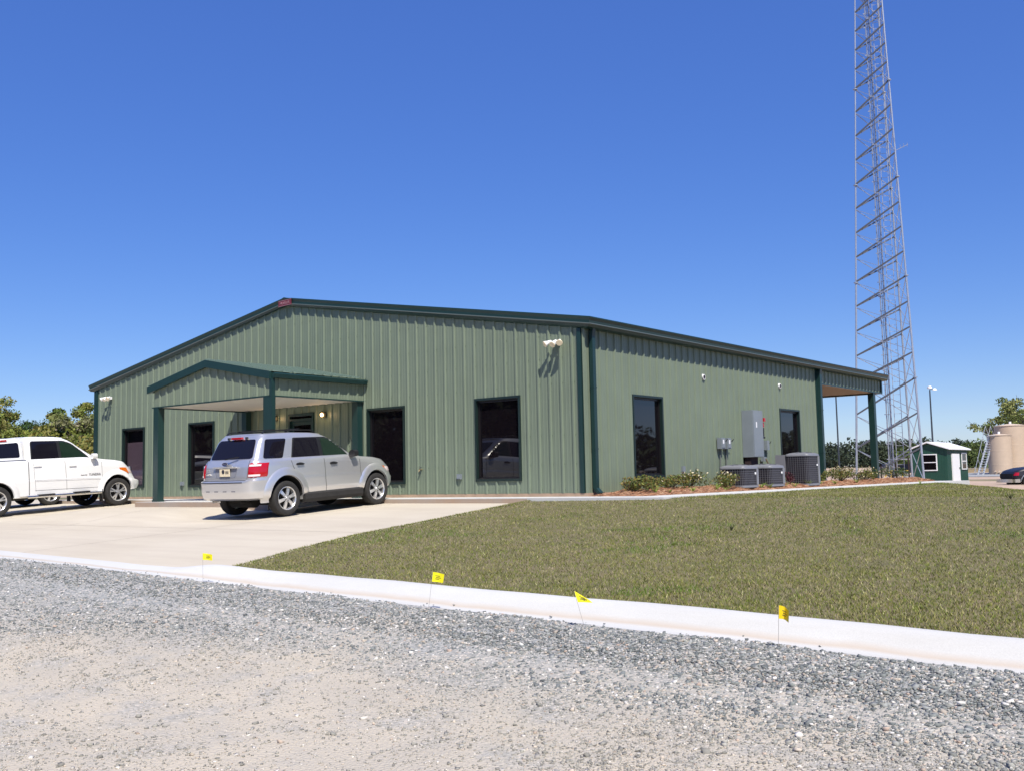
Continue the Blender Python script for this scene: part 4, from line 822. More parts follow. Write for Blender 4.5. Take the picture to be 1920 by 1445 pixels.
# ---------- white pickup
def make_pickup():
    t = thing('parked_pickup', 'white four door pickup truck with white bed cap parked left of the canopy', 'pickup', group='vehicles parked on the apron')
    low = Shell([(0, -4.72, .78, .86, 12, 5), (.05, -4.76, .82, .93, 12, 6), (.25, -4.78, .88, .945, 12, 6), (.42, -4.78, .88, .955, 12, 6), (.455, -4.76, .86, .955, 12, 6), (.475, -4.74, .80, .95, 12, 5), (.8, -4.70, .68, .94, 12, 5), (.94, -4.68, .58, .925, 12, 5), (1, -4.67, .52, .90, 12, 5)], .42,
                zi([-4.8, -1.0, -.62, -.40, 0, .30, .52, .8], [1.42, 1.40, 1.36, 1.315, 1.27, 1.22, 1.12, .98]), crown=.035)
    body = low.mesh().build('body', [M['whitecar'], M['under']], t); boolcut(body, [(0, .42, .455, 1.2), (-3.42, .42, .455, 1.2)], M['under'])
    cab = Shell([(0, -2.56, -.46, .845, 22, 14), (.15, -2.555, -.60, .82, 22, 14), (.5, -2.55, -.90, .775, 22, 14), (.8, -2.54, -1.14, .735, 22, 14), (.93, -2.53, -1.28, .70, 16, 12), (1, -2.50, -1.41, .665, 16, 10)], 1.34,
               zi([-2.6, -2.2, -1.7, -1.4, -1.1], [2.01, 2.015, 1.995, 1.965, 1.92]), crown=.028)
    cab.mesh(16).build('cabin', M['whitecar'], t, smooth=38)
    cap_ = Shell([(0, -4.66, -2.60, .87, 22, 22), (.15, -4.62, -2.60, .85, 22, 22), (.8, -4.25, -2.62, .76, 18, 22), (.93, -4.1, -2.64, .71, 14, 16), (1, -3.98, -2.68, .66, 12, 14)], 1.42,
               zi([-4.8, -4.2, -3.4, -2.6], [1.90, 1.95, 1.99, 2.0]), crown=.025)
    cap_.mesh(14).build('bed_cap', M['whitecar'], t, smooth=38)
    sx = lambda sh, o, sg: (lambda y, z: (sg*(sh.x(y, z)+o), y, z))
    for sg in (1, -1):
        patch('window_surround', roundpoly([(-.74, 1.375), (-2.44, 1.385), (-2.41, 1.925), (-1.48, 1.91), (-1.26, 1.825), (-1.02, 1.63)], .07), sx(cab, .004, sg), M['black'], t)
        patch('window', roundpoly([(-.82, 1.395), (-1.58, 1.395), (-1.60, 1.885), (-1.49, 1.88), (-1.28, 1.80), (-1.05, 1.61)], .04), sx(cab, .008, sg), M['carglass2'], t); patch('window', roundpoly([(-1.66, 1.395), (-2.40, 1.405), (-2.38, 1.905), (-1.68, 1.89)], .06), sx(cab, .008, sg), M['carglass'], t)
        patch('cap_window', roundpoly([(-2.74, 1.50), (-4.30, 1.50), (-4.05, 1.84), (-2.74, 1.90)], .06), sx(cap_, .006, sg), M['carglass'], t)
        q = MB(); X = cap_.x(-3.15, 1.955); q.prism(roundpoly([(-3.35, 1.93), (-3.02, 1.945), (-3.04, 1.985), (-3.36, 1.965)], .012), lambda a, b: (sg*(.72), a, b), lambda a, b: (sg*(.755), a, b)); q.build('cap_marker_light', M['red'], t)
        g = MB(); f = sx(low, .0035, sg)
        strip(g, [(-.47, 1.30), (-.47, .9), (-.44, .56)], f, .009); strip(g, [(-1.55, 1.36), (-1.53, .9), (-1.52, .56)], f, .009); strip(g, [(-2.44, 1.38), (-2.42, 1.2), (-2.40, .8), (-2.38, .58)], f, .007); strip(g, [(-2.56, 1.40), (-2.56, .49)], f, .022); strip(g, [(-.46, .565), (-2.40, .60)], f, .008); strip(g, [(.34, .90), (.62, .90)], f, .007)
        g.build('panel_gap', mat('seam_grey', (.12, .12, .12), .8), t)
        g = MB(); strip(g, [(-2.60, 1.425), (-4.6, 1.43)], sx(low, .004, sg), .02); g.build('cap_seam', mat('dark_blue_seam', (.03, .04, .08), .6), t)
        for z in (.845, .815):
            q = MB(); q.prism([(0, 0), (.014, .004), (.014, .018), (0, .022)], lambda a, b: (sg*(.95+a), -2.40, z+b+.03), lambda a, b: (sg*(.946+a), -.53, z-.03+b)); q.build('side_moulding', M['whitecar'], t)
        for y, z in ((-2.32, 1.24), (-1.34, 1.20)):
            X = low.x(y, z); q = MB(); q.prism(roundpoly([(-.11, .0), (-.04, -.03), (.06, -.03), (.11, 0), (.11, .015), (-.11, .015)], .02), lambda a, b: (sg*(X-.005), y+a, z+b), lambda a, b: (sg*(X+.003), y+a, z+b)); q.build('handle_recess', M['whitecar'], t)
            q = MB(); q.bar((sg*(X+.025), y-.10, z+.008), (sg*(X+.025), y+.10, z+.008), .012, .022); q.build('door_handle', M['whitecar'], t)
        q = MB(); q.cyl((sg*1.0, -2.65, .44), (sg*1.0, -.55, .42), .04, n=12); 
        q.build('side_step', M['chrome'], t, smooth=50); MB().box(sg*.99-.05, sg*.99+.05, -2.35, -1.9, .455, .49).build('step_pad', M['black'], t); MB().box(sg*.99-.05, sg*.99+.05, -1.35, -.9, .455, .49).build('step_pad', M['black'], t)
        q = MB(); q.prism(roundpoly([(.0, -.0), (.17, .01), (.18, .13), (.12, .17), (0.03, .13)], .05), lambda a, b: (sg*(.90+a), -.80, 1.35+b), lambda a, b: (sg*(.91+a*.9), -.66, 1.36+b*.9)); q.bar((sg*.84, -.72, 1.40), (sg*.93, -.72, 1.42), .05); q.build('wing_mirror', M['whitecar'], t)
        q = MB(); us = np.linspace(.50, 1.26, 14)
        def lampz(i, u): lo = .86+.17*max(0, (u-.95)/.31); hi = 1.08; return lo+(hi-lo)*i/4
        q.add([low.S(sg*u, lampz(i, u), .012 if 0 < i < 4 and 0 < j < 13 else -.012, True) for i in range(5) for j, u in enumerate(us)], [(i*14+j, i*14+j+1, (i+1)*14+j+1, (i+1)*14+j) for i in range(4) for j in range(13)]); hl = q.build('headlight', M['clearlens'], t, smooth=50)
        us = np.linspace(.95, 1.24, 8); q = MB(); q.add([low.S(sg*u, lampz(i, u), .016, True) for i in (.4, 3.7) for u in us], [(j, j+1, 9+j, 8+j) for j in range(7)]); q.build('indicator', M['amber'], hl)
        wheel(t, sg*.84, 0, .39, .26, .255, 5, 'double'); wheel(t, sg*.84, -3.42, .39, .26, .255, 5, 'double')
        q = MB(); q.prism(roundpoly([(.05, 0), (.33, 0), (.33, .04), (.05, .04)], .01), lambda a, b: (sg*(.95), .30+a, .46+b), lambda a, b: (sg*(.93), .30+a, .46+b)); 
        rot = Matrix.Rotation(R_(90*sg), 4, 'Z') @ Matrix.Rotation(R_(90), 4, 'X')
        textmesh('lettering', 'TUNDRA', .085, M['mark'], t, Matrix.Translation((sg*.957, -.70, .93)) @ rot, .002); textmesh('lettering', 'Access Cab', .04, M['mark'], t, Matrix.Translation((sg*.957, -1.02, .93)) @ rot, .002)
    patch('windscreen', roundpoly([(-.64, 1.39), (.64, 1.39), (.54, 1.88), (-.54, 1.88)], .05), lambda u, z: cab.S(u, z, .014, True), M['carglass2'], t)
    patch('cap_rear_window', roundpoly([(-.62, 1.50), (.62, 1.50), (.50, 1.86), (-.50, 1.86)], .05), lambda u, z: cap_.S(u, z, .006), M['carglass'], t)
    flare(t, low, 0, .42, .46, M['whitecar'], .16, .035, .44); flare(t, low, -3.42, .42, .46, M['whitecar'], .16, .035, .44)
    q = MB(); q.box(-.55, .55, -4.5, .5, .38, .58).cyl((-.75, -3.42, .39), (.75, -3.42, .39), .07).cyl((-.75, 0, .39), (.75, 0, .39), .06).lathe([(.001, -.14), (.14, -.05), (.14, .05), (.001, .14)], (0, -3.42, .39), 'x').cyl((.35, -4.7, .42), (.35, -2.5, .42), .04); q.build('underbody', M['under'], t)
    for x in (.88, -.88): MB().box(x-.09, x+.09, -.50, -.48, .16, .50).build('mud_flap', M['rubber'], t)
    q = MB(); q.box(-.45, .45, .70, .735, .92, 1.08); q.build('grille', M['chrome'], t)
    return t
pk = make_pickup(); pk.location = (-15.93, -1.85, float(zdrive(-15.3, -1.85))+.004); pk.rotation_euler = (R_(3.0), 0, R_(.5))
# ---------- dark pickup at the right edge
def make_dark():
    t = thing('parked_pickup', 'dark blue older pickup at the right edge of the photo, beyond the lawn crest', 'pickup')
    low = Shell([(0, -4.6, .72, .86, 12, 9), (.06, -4.65, .76, .93, 12, 9), (.5, -4.66, .80, .95, 12, 9), (.9, -4.64, .76, .93, 12, 9), (1, -4.62, .70, .90, 12, 9)], .48, zi([-4.7, -.8, -.5, 0, .5, .8], [1.14, 1.14, 1.19, 1.14, 1.02, .90]), crown=.03)
    b = low.mesh().build('body', [M['navy'], M['under']], t); boolcut(b, [(0, .42, .44, 1.2), (-3.2, .42, .44, 1.2)], M['under'])
    cab = Shell([(0, -2.2, -.5, .85, 20, 10), (.8, -2.15, -1.05, .74, 20, 10), (1, -2.1, -1.2, .68, 16, 10)], 1.12, zi([-2.3, -1], [1.72, 1.70])); cab.mesh(10).build('cabin', M['navy'], t, smooth=38)
    for sg in (1, -1):
        patch('window', roundpoly([(-.72, 1.16), (-1.95, 1.16), (-1.95, 1.60), (-1.15, 1.60)], .05), lambda y, z: (sg*(cab.x(y, z)+.006), y, z), M['carglass'], t)
        wheel(t, sg*.83, 0, .37, .25, .21, 5, 'steel', 'ladder'); wheel(t, sg*.83, -3.2, .37, .25, .21, 5, 'steel', 'ladder')
        q = MB(); us = np.linspace(.72, 1.0, 6); q.add([low.S(sg*u, z, .012, True) for z in (.76, .92) for u in us], [(j, j+1, 7+j, 6+j) for j in range(5)]); q.build('indicator', M['red'], t)
    patch('windscreen', roundpoly([(-.7, 1.17), (.7, 1.17), (.6, 1.62), (-.6, 1.62)], .05), lambda u, z: cab.S(u, z, .006, True), M['carglass'], t)
    flare(t, low, 0, .42, .44, M['grey'], .05, .03, .44); flare(t, low, -3.2, .42, .44, M['grey'], .05, .03, .44)
    q = MB(); q.prism(roundpoly([(-.95, .78), (-.88, .93), (.88, .93), (.95, .78), (.95, .52), (.9, .52), (.86, .86), (-.86, .86), (-.9, .52), (-.95, .52)], .02), lambda a, b: (a, b, .40), lambda a, b: (a, b, .58)); q.build('bumper', M['chrome'], t)
    MB().box(-.6, .6, -4.4, .5, .36, .6).build('underbody', M['under'], t)
    MB().box(-.7, .7, .78, .80, .62, .86).build('grille', M['under'], t)
    return t
dk = make_dark(); dk.location = (-.62, 41.65, -.86); dk.rotation_euler = (0, 0, R_(128.4))
#@@REST
# ================================================================ tower
def tower():
    C0 = Vector((-8.05, 44.62, -.42)); t = thing('radio_tower', 'tall galvanised steel three legged lattice radio tower behind the building', 'tower', C0)
    dv = Vector((-.3115+0, .9502, 0)); 
    # view direction from camera towards the tower, used only to orient the triangle
    d = Vector((C0.x-11.96, C0.y+17.68, 0)).normalized(); rt = Vector((d.y, -d.x, 0)); ang = [R_(82), R_(202), R_(322)]
    base = [rt*-math.sin(a)-d*math.cos(a) for a in ang]   # unit directions
    rho = lambda z: 2.34*(1-z/51.5); sec = 6.1; H = 36.6; P = lambda k, z: base[k]*rho(z)+Vector((0, 0, z))
    nbay = [3, 4, 4, 4, 5, 5]; secs = 6
    for k in range(3):
        q = MB()
        for i in range(secs): q.cyl(P(k, i*sec), P(k, (i+1)*sec), .064-.005*i, n=8)
        for i in range(1, secs): q.cyl(P(k, i*sec)-Vector((0, 0, .03)), P(k, i*sec)+Vector((0, 0, .03)), .13, n=10)
        q.cyl((P(k, 0).x, P(k, 0).y, -.5), P(k, 0)+Vector((0, 0, .03)), .22, n=10); q.build('leg', M['steel'], t, smooth=40)
    thick = MB(); thin = MB(); rods = MB()
    for i in range(secs):
        nb = nbay[i]
        for j in range(nb):
            za, zb_ = i*sec+sec*j/nb+.06, i*sec+sec*(j+1)/nb-.02
            for k in range(3):
                a, b = k, (k+1) % 3
                if k == 2: a, b = 0, 2
                if k == 1: thin.bar(P(a, za), P(b, zb_), .034, .034)
                else: thick.bar(P(a, za), P(b, zb_), .078, .078)
                thin.bar(P(b, za), P(a, zb_), .032, .032)
                if j % 2 == 1 and k == 2:
                    m = (P(a, za)+P(b, zb_))/2; thin.box(m.x-.12, m.x+.12, m.y-.04, m.y+.04, m.z-.05, m.z+.05)
    thick.build('brace', M['steeldark'], t)['kind'] = 'stuff'; thin.build('cross_brace', M['steel'], t)['kind'] = 'stuff'
    q = MB(); o1, o2 = rt*-.42+d*.2, rt*-.16+d*.1
    for o in (o1, o2): q.bar(o, o+Vector((0, 0, H)), .05)
    for i in range(int(H/.9)): z = .5+i*.9; q.bar(o1+Vector((0, 0, z)), o2+Vector((0, 0, z)), .03); q.bar(o1+Vector((0, 0, z)), o1+Vector((0, 0, z))-rt*.12, .05)
    q.build('cable_ladder', M['steel'], t)
    q = MB()
    for s in (.1, .45, .8): o = o1.lerp(o2, s)+d*.05; q.cyl(o, o+Vector((0, 0, H)), .022, n=6)
    q.build('cable', M['steel'], t)
    q = MB(); l1, l2 = rt*.02-d*.3, rt*.42-d*.3
    for o in (l1, l2): q.bar(o, o+Vector((0, 0, H)), .03)
    for i in range(int(H/.38)): z = .3+i*.38; q.bar(l1+Vector((0, 0, z)), l2+Vector((0, 0, z)), .02)
    q.build('climbing_ladder', M['ladder'], t)
    q = MB(); z = 20.1; a = P(2, z); q.bar(a+Vector((0, 0, -.2)), a+rt*.75+Vector((0, 0, .10)), .03)
    for s in (.3, .5, .7): m = a+rt*s+Vector((0, 0, -.05+.2*s)); q.bar(m-Vector((0, 0, .13)), m+Vector((0, 0, .13)), .02)
    q.bar(a-Vector((0, 0, .5)), a+Vector((0, 0, .6)), .06); q.build('antenna', M['steel'], t)
tower()
# ================================================================ green shed
def shed():
    x0, x1, y0, y1, zg = -11.37, -8.85, 58.17, 63.4, -.75; t = thing('guard_shed', 'small dark green shed with white roof, white door and white framed windows beside the tower', 'shed', (x0, y0, 0))
    L_, D_ = x1-x0, y1-y0; zg_ = -.80; ze, za = 1.72, 2.14; q = MB()
    q.prism([(0, zg_), (L_, zg_), (L_, ze), (L_/2-.05, za), (0, ze)], lambda a, b: (a, 0, b), lambda a, b: (a, D_, b)); q.build('wall', M['shed'], t)
    q = MB()
    for i in range(12): x = .12+i*.2; q.box(x-.012, x+.012, -.012, 0, zg_, min(ze+.1, 1.75))
    for i in range(26): y = .12+i*.2; q.box(L_, L_+.012, y-.012, y+.012, zg_, ze-.02)
    q.build('siding_batten', M['shed'], t)['kind'] = 'stuff'
    q = MB(); q.prism([(-.14, ze-.02), (L_/2-.05, za+.06), (L_+.22, ze-.04), (L_+.22, ze+.05), (L_/2-.05, za+.16), (-.14, ze+.07)], lambda a, b: (a, -.22, b), lambda a, b: (a, D_+.3, b)); q.build('roof', M['white'], t)
    def win(fn, a, b, c, d):
        q = MB()
        for s0, s1, z0, z1 in ((a, b, c, c+.07), (a, b, d-.07, d), (a, a+.07, c+.07, d-.07), (b-.07, b, c+.07, d-.07), (a+.07, b-.07, (c+d)/2-.03, (c+d)/2+.03)): q.prism([(s0, z0), (s1, z0), (s1, z1), (s0, z1)], lambda s, z: fn(s, .06, z), lambda s, z: fn(s, -.01, z))
        w = q.build('window', M['white'], t); q = MB(); q.prism([(a+.05, c+.05), (b-.05, c+.05), (b-.05, d-.05), (a+.05, d-.05)], lambda s, z: fn(s, .025, z), lambda s, z: fn(s, .0, z)); q.build('pane', M['glass'], w)
    win(lambda s, o, z: (s, -o, z), .80, 1.83, .20, 1.40); win(lambda s, o, z: (L_+o, s, z), 3.55, 4.85, .25, 1.48)
    q = MB(); q.box(L_, L_+.08, 1.0, 2.85, -.6, 1.40); dd = q.build('door', M['white'], t); MB().box(L_+.08, L_+.12, 2.62, 2.72, .3, .42).build('handle', M['black'], dd)
shed()
# ================================================================ tanks with stair
def tank(loc, r, h, label):
    t = thing('storage_tank', label, 'tank', loc, group='tan storage tanks')
    MB().lathe([(.001, 0), (r, 0), (r, h*.25), (r+.012, h*.25+.02), (r, h*.25+.05), (r, h*.6), (r+.012, h*.6+.02), (r, h*.6+.05), (r, h-.06), (r+.05, h-.03), (r+.05, h+.02)], n=56).build('shell', M['tank'], t, smooth=12)
    MB().lathe([(r+.05, h+.02), (r*.6, h+r*.09), (r*.2, h+r*.14), (.001, h+r*.15)], n=56).build('roof', M['tanktop'], t, smooth=40)
    MB().cyl((0, 0, h+r*.14), (0, 0, h+r*.14+.22), .12, n=12).build('vent', M['white'], t); MB().cyl((-r*.2, -r*1.0, .35), (-r*.2, -r*1.25, .35), .07).cyl((r*.1, -r, .3), (r*.1, -r*1.22, .3), .09).build('outlet_valve', M['tanktop'], t)
    return t
tz = float(zground(-13, 91)); 
tank((-12.85, 90.9, tz-.05), 1.10, 3.86, 'shorter tan cylindrical tank with the stair leaning against it'); tank((-12.40, 93.8, tz-.05), 1.52, 4.85, 'taller tan cylindrical tank directly behind the short one'); tank((-8.9, 95.2, tz-.05), 1.52, 4.85, 'tan tank cut off by the right edge of the photo')
MB().cyl((0, 0, 0), (0, 0, 1), 1) 
t = thing('tank_stair', 'galvanised stair with handrails rising to the top of the shorter tank', 'stair', (-14.5, 89.5, tz-.1))
a0, a1 = Vector((-.15, -.1, 0)), Vector((.95, .55, 3.9)); w_ = Vector((.40, .26, 0))
q = MB()
for o in (Vector((0, 0, 0)), w_): q.bar(a0+o, a1+o, .06, .16)
for i in range(16): p = a0.lerp(a1, (i+.5)/16); q.bar(p, p+w_, .22, .035)
q.build('stair_flight', M['ladder'], t); q = MB()
for o in (Vector((-.02, 0, 0)), w_):
    q.bar(a0+o+Vector((-.25, 0, .35)), a1+o+Vector((-.25, 0, 1.0)), .04)
    for i in range(5): p = a0.lerp(a1, i/4)+o; q.bar(p, p+Vector((-.25, 0, .9)), .03)
q.build('handrail', M['ladder'], t); q = MB(); q.box(.75, 1.6, .2, 1.2, 3.86, 3.92); q.bar((.9, .3, 3.9), (.5, .9, 2.3), .04); q.build('landing', M['ladder'], t)
# ================================================================ poles, posts, barrier, shelter
def lightpole(loc, h, label, lamp=True):
    t = thing('light_pole', label, 'pole', (loc[0], loc[1], loc[2]), group='dark poles behind the building'); MB().cyl((0, 0, 0), (0, 0, h), .10 if lamp else .055, .06 if lamp else .04, 10).build('pole', M['pole'], t, smooth=40)
    if lamp:
        MB().cyl((0, 0, h), (0, 0, h+.15), .04).bar((0, 0, h+.1), (.3, .1, h+.15), .05).build('bracket', M['pole'], t); MB().lathe([(.001, .2), (.16, .17), (.22, 0), (.2, -.06), (.001, -.06)], (.0, 0, h+.25), n=14).lathe([(.001, .2), (.12, .17), (.22, 0), (.001, -.0)], (.42, .1, h+.02), n=14).build('lamp_head', M['white'], t, smooth=50)
lightpole((-16.35, 81.1, float(zground(-16.3, 81))-.1), 8.15, 'dark pole with white area lamp rising right of the tower'); lightpole((-11.1, 43.4, float(zground(-11.1, 43.4))-.1), 6.0, 'thin dark pole seen through the rear porch opening', False)
for x, y, h, lb in ((-5.05, 32.9, .85, 'short dark rusty post nearest the porch pillar'), (-4.47, 33.35, .95, 'short dark rusty post in the middle, right of the flowering bush'), (-3.98, 33.75, 1.25, 'taller dark rusty post just left of the green shed')):
    g = float(zground(x, y)); t = thing('metal_post', lb, 'post', (x, y, g), group='rusty posts by the tower'); MB().cyl((0, 0, -.1), (0, 0, h+.2), .04, n=8).build('shaft', M['rustpost'], t, smooth=40); MB().lathe([(.045, -.01), (.045, .02), (.001, .035)], (0, 0, h+.2), n=8).build('cap', M['rustpost'], t)
t = thing('pipe_barrier', 'low yellow pipe barrier beyond the tower base', 'barrier', (-20.6, 84.5, float(zground(-20.6, 84.5))))
rt = Vector((.78, .62, 0)); q = MB()
for s in (-.9, -.3, .25, .9): q.cyl(rt*s, rt*s+Vector((0, 0, .62 if s != .25 else .7)), .06, n=8)
q.build('upright', M['yellow'], t); q = MB(); q.cyl(rt*-.9+Vector((0, 0, .62)), rt*.9+Vector((0, 0, .62)), .05, n=8).cyl(rt*-.9+Vector((0, 0, .62)), rt*-1.5+Vector((0, 0, 0)), .05, n=8); q.build('rail', M['yellow'], t)
t = thing('field_shelter', 'low open shelter with pale flat roof far behind the tower', 'shelter', (-28.2, 110, float(zground(-28, 110)))); q = MB(); q.box(-1.4, 1.5, -.6, 1.6, 1.62, 1.72); q.build('roof', M['ladder'], t)
for x, y in ((-1.3, -.5), (1.4, -.5), (-1.3, 1.5), (1.4, 1.5)): MB().box(x-.05, x+.05, y-.05, y+.05, -.1, 1.62).build('post', M['rustpost'], t)
MB().box(-1.2, 1.3, .3, 1.4, .0, 1.1).build('stored_box', M['pole'], t)
q = MB(); g = float(zground(-16, 92))
for i in range(12): p = Vector((-19, 92, 0))+Vector((.78, .62, 0))*(i*.7); q.box(p.x-.03, p.x+.03, p.y-.03, p.y+.03, g-.1, g+.5)
tag(sheet_np('gravel_pad', np.linspace(-20, 4, 20), np.linspace(80, 100, 20), lambda x, y: zground(x, y)+.03, mat('grey_pad_gravel', (.30, .31, .31), .95, 0, .15, 2, .2, 20)), kind='structure')
t = thing('retaining_beam', 'long low timber edge behind the tank yard', 'barrier', (-17.5, 97, float(zground(-17.5, 97)))); MB().bar((-1.2, -1, .28), (4.5, 3.5, .28), .2, .34).build('beam', mat('weathered_timber', (.30, .23, .14), .9), t)
# ================================================================ marker flags
def markflag(x, h, lean, w, hh, yaw, label, m='flag', curl=.02, drop_=0, tri=False):
    y = ygut(x)-.09; z = float(zdrive(x, y)); t = thing('marker_flag', label, 'flag', (x, y, z), (0, 0, 0), 'utility marker flags along the gutter')
    top = Vector((lean[0], lean[1], h)); MB().cyl((0, 0, -.05), top, .0014, n=5).build('wire_stake', M['wire'], t)
    q = MB(); n = 8; c, s = math.cos(yaw), math.sin(yaw); V = []
    for i in range(n+1):
        u = w*i/n; o = curl*math.sin(i/n*4.2)
        topz = top.z-(drop_*i/n if not tri else drop_*i/n); botz = top.z-hh-(drop_*i/n)*(.6 if not tri else .1)
        base_t = top*((top.z-hh)/top.z)
        for zz_, bp in ((topz, top), ((botz), base_t)): V.append((bp.x+u*c-o*s, bp.y+u*s+o*c, zz_))
    q.add(V, [(2*i, 2*i+1, 2*i+3, 2*i+2) for i in range(n)]); f = q.build('flag_sheet', M[m], t, smooth=60)
    k = MB()
    for r0, a, b in ((.34, .25, .65), (.52, .3, .75), (.68, .25, .6)):
        P = []
        for i in range(5):
            fr_ = a+(b-a)*i/4; j = fr_*n; i0 = min(int(j), n-1); fj = j-i0
            T = Vector(V[2*i0]).lerp(Vector(V[2*i0+2]), fj); B = Vector(V[2*i0+1]).lerp(Vector(V[2*i0+3]), fj); p = T.lerp(B, r0); nn = Vector((s, -c, 0))*.0015
            P += [p+nn-Vector((0, 0, .0022)), p+nn+Vector((0, 0, .0022))]
        k.add(P, [(2*i, 2*i+1, 2*i+3, 2*i+2) for i in range(4)])
    k.build('flag_print', M['mark'], f)
FY = R_(38)
markflag(2.16, .335, (-.01, 0), .112, .072, FY, 'yellow marker flag standing in front of the driveway, leftmost of the four', curl=.018, drop_=.015)
markflag(5.86, .325, (.04, .03), .10, .082, FY, 'yellow marker flag second from left, spread open and tilted against the lawn', drop_=.02)
markflag(7.61, .275, (-.075, -.04), .11, .085, FY+.2, 'crumpled triangular yellow marker flag, third from left along the gutter', drop_=.07, tri=True, curl=.012)
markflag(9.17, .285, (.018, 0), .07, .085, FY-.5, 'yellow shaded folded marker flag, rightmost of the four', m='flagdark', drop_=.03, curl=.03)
#@@PLANTS
# ================================================================ plants
def leaves(P, size, col, nrm_up=.3, aspect=.5):
    N = len(P); d = RNG.normal(size=(N, 3)); d[:, 2] = d[:, 2]*.6+nrm_up; d /= np.linalg.norm(d, axis=1)[:, None]; a = np.cross(d, RNG.normal(size=(N, 3))); a /= np.linalg.norm(a, axis=1)[:, None]; b = np.cross(d, a)
    s = (size*RNG.uniform(.6, 1.4, N))[:, None]; V = np.stack([P-a*s, P-b*s*aspect, P+a*s, P+b*s*aspect], 1).reshape(-1, 3)
    return V, np.arange(4*N).reshape(-1, 4), np.repeat(col, 4, 0)
def clumps(centres, radii, n, seed=0, flat=.75):
    out = []
    for c, r in zip(centres, radii):
        d = RNG.normal(size=(n, 3)); d /= np.linalg.norm(d, axis=1)[:, None]; rad = r*RNG.uniform(.25, 1, n)**.5; p = c+d*rad[:, None]*np.array([1, 1, flat]); out.append(p)
    return np.concatenate(out)
def tree(name, loc, h, spread, pal, label, seed, trunk_r=.14, nl=26, per=150, leaf=.13, base=.25, airy=False, group=None, cat='tree'):
    rnd = random.Random(seed); t = thing(name, label, cat, loc, group=group); q = MB(); tips = []
    def limb(a, d, L, r, lv):
        p = a; n = 4
        for i in range(n):
            d2 = (d+Vector((rnd.uniform(-.25, .25), rnd.uniform(-.25, .25), rnd.uniform(-.05, .22)))).normalized(); e = p+d2*L/n; q.cyl(p, e, r*(1-.18*i), r*(1-.18*(i+1)), n=6, cap=False); p = e; d = d2
            if lv > 0 and i >= 1:
                for _ in range(2 if lv > 1 else 1):
                    a_ = rnd.uniform(0, 6.28); sd = (d*.55+Vector((math.cos(a_), math.sin(a_), rnd.uniform(-.05, .5)))).normalized(); limb(p, sd, L*rnd.uniform(.4, .6), r*.5, lv-1)
            elif lv == 0 and i >= 2: tips.append(tuple(p))
        tips.append(tuple(p))
    hb = h*base; q.cyl((0, 0, -.4), (0, 0, hb), trunk_r*1.25, trunk_r, 8, cap=False)
    for i in range(nl//5):
        a_ = 6.28*i/(nl//5)+rnd.uniform(-.4, .4); up = rnd.uniform(.4, 1.4); L = h*(1-base)*rnd.uniform(.45, .75) if up > .8 else spread*rnd.uniform(.7, 1.0); limb(Vector((0, 0, hb*rnd.uniform(.8, 1.0))), Vector((math.cos(a_), math.sin(a_), up)).normalized(), L, trunk_r*.6, 2 if airy else 1)
    limb(Vector((0, 0, hb)), Vector((0, 0, 1)), h*(1-base)*.85, trunk_r*.9, 2)
    T = np.array(tips); kz = h*.90/T[:, 2].max(); k = spread/np.percentile(np.hypot(T[:, 0], T[:, 1]), 96)*.88; T[:, 2] *= kz; T[:, :2] *= k; q.v = [(a*(k if c > hb*.9 else 1), b*(k if c > hb*.9 else 1), c*kz) for a, b, c in q.v]
    if len(T) > nl*3: T = T[RNG.choice(len(T), nl*3, replace=False)]
    rr = (spread*.16 if airy else spread*.27)*RNG.uniform(.6, 1.3, len(T)); n = max(10, int(per*nl/len(T)))
    P = clumps(T, rr, n, flat=.6); pal = np.array(pal); ci = np.repeat(RNG.integers(0, len(pal), len(T)), n); c = pal[ci]*RNG.uniform(.7, 1.5, (len(P), 1)); V, F, C_ = leaves(P, leaf, c); q.build('trunk', M['bark'], t, smooth=60)
    npmesh('crown', V, F, M['leaf'], C_, t); return t
SP = [[.12, .15, .026], [.16, .19, .035], [.19, .18, .05], [.09, .13, .025], [.18, .17, .05]]
DK = [[.04, .08, .02], [.045, .075, .022], [.06, .085, .03]]
PALE = [[.20, .20, .10], [.17, .19, .06], [.23, .20, .13]]
OL = [[.165, .165, .03], [.20, .185, .045], [.13, .155, .026]]
def at(u_off, D):   # ground point at bearing u_off (metres right per metre ahead) and depth D
    d = Vector((-.6186, .7806)); r = Vector((.7824, .6224)); p = Vector((11.96, -17.675))+d*D+r*(u_off*D); return p.x, p.y
rows = [(-.560, 96, 9.9, 4.4, OL, 'olive'), (-.520, 104, 10.3, 4.0, SP, 'tall mixed green'), (-.505, 88, 7.4, 3.6, SP, 'mid green'), (-.482, 120, 8.6, 4.2, DK, 'dark green'), (-.470, 93, 6.4, 3.8, OL, 'low olive'), (-.455, 112, 9.6, 3.6, DK, 'dark pointed'),
        (-.445, 90, 6.6, 3.6, OL, 'bushy yellow green'), (-.432, 98, 8.9, 4.0, SP, 'spreading'), (-.420, 106, 10.1, 3.6, PALE, 'pale budding'), (-.412, 90, 7.6, 3.3, PALE, 'pale pinkish'), (-.400, 100, 9.4, 4, OL, 'olive leafy'), (-.385, 104, 9.5, 4.4, SP, 'green'), (-.495, 128, 8.2, 4.6, DK, 'distant dark'), (-.44, 130, 8.6, 4.8, DK, 'far dark')]
where = ['at the far left edge of the photo', 'just right of the tallest tree at the left edge', 'low over the white pickup bed', 'rising as a bump in the middle of the tree gap', 'over the pickup cab roof', 'right of the dip in the skyline', 'above the pickup windscreen', 'with flat top left of the building', 'high beside the building edge', 'against the left corner of the building', 'partly hidden behind the building corner', 'mostly hidden behind the left wall', 'far back in the gap at the left', 'far back behind the flat topped tree']
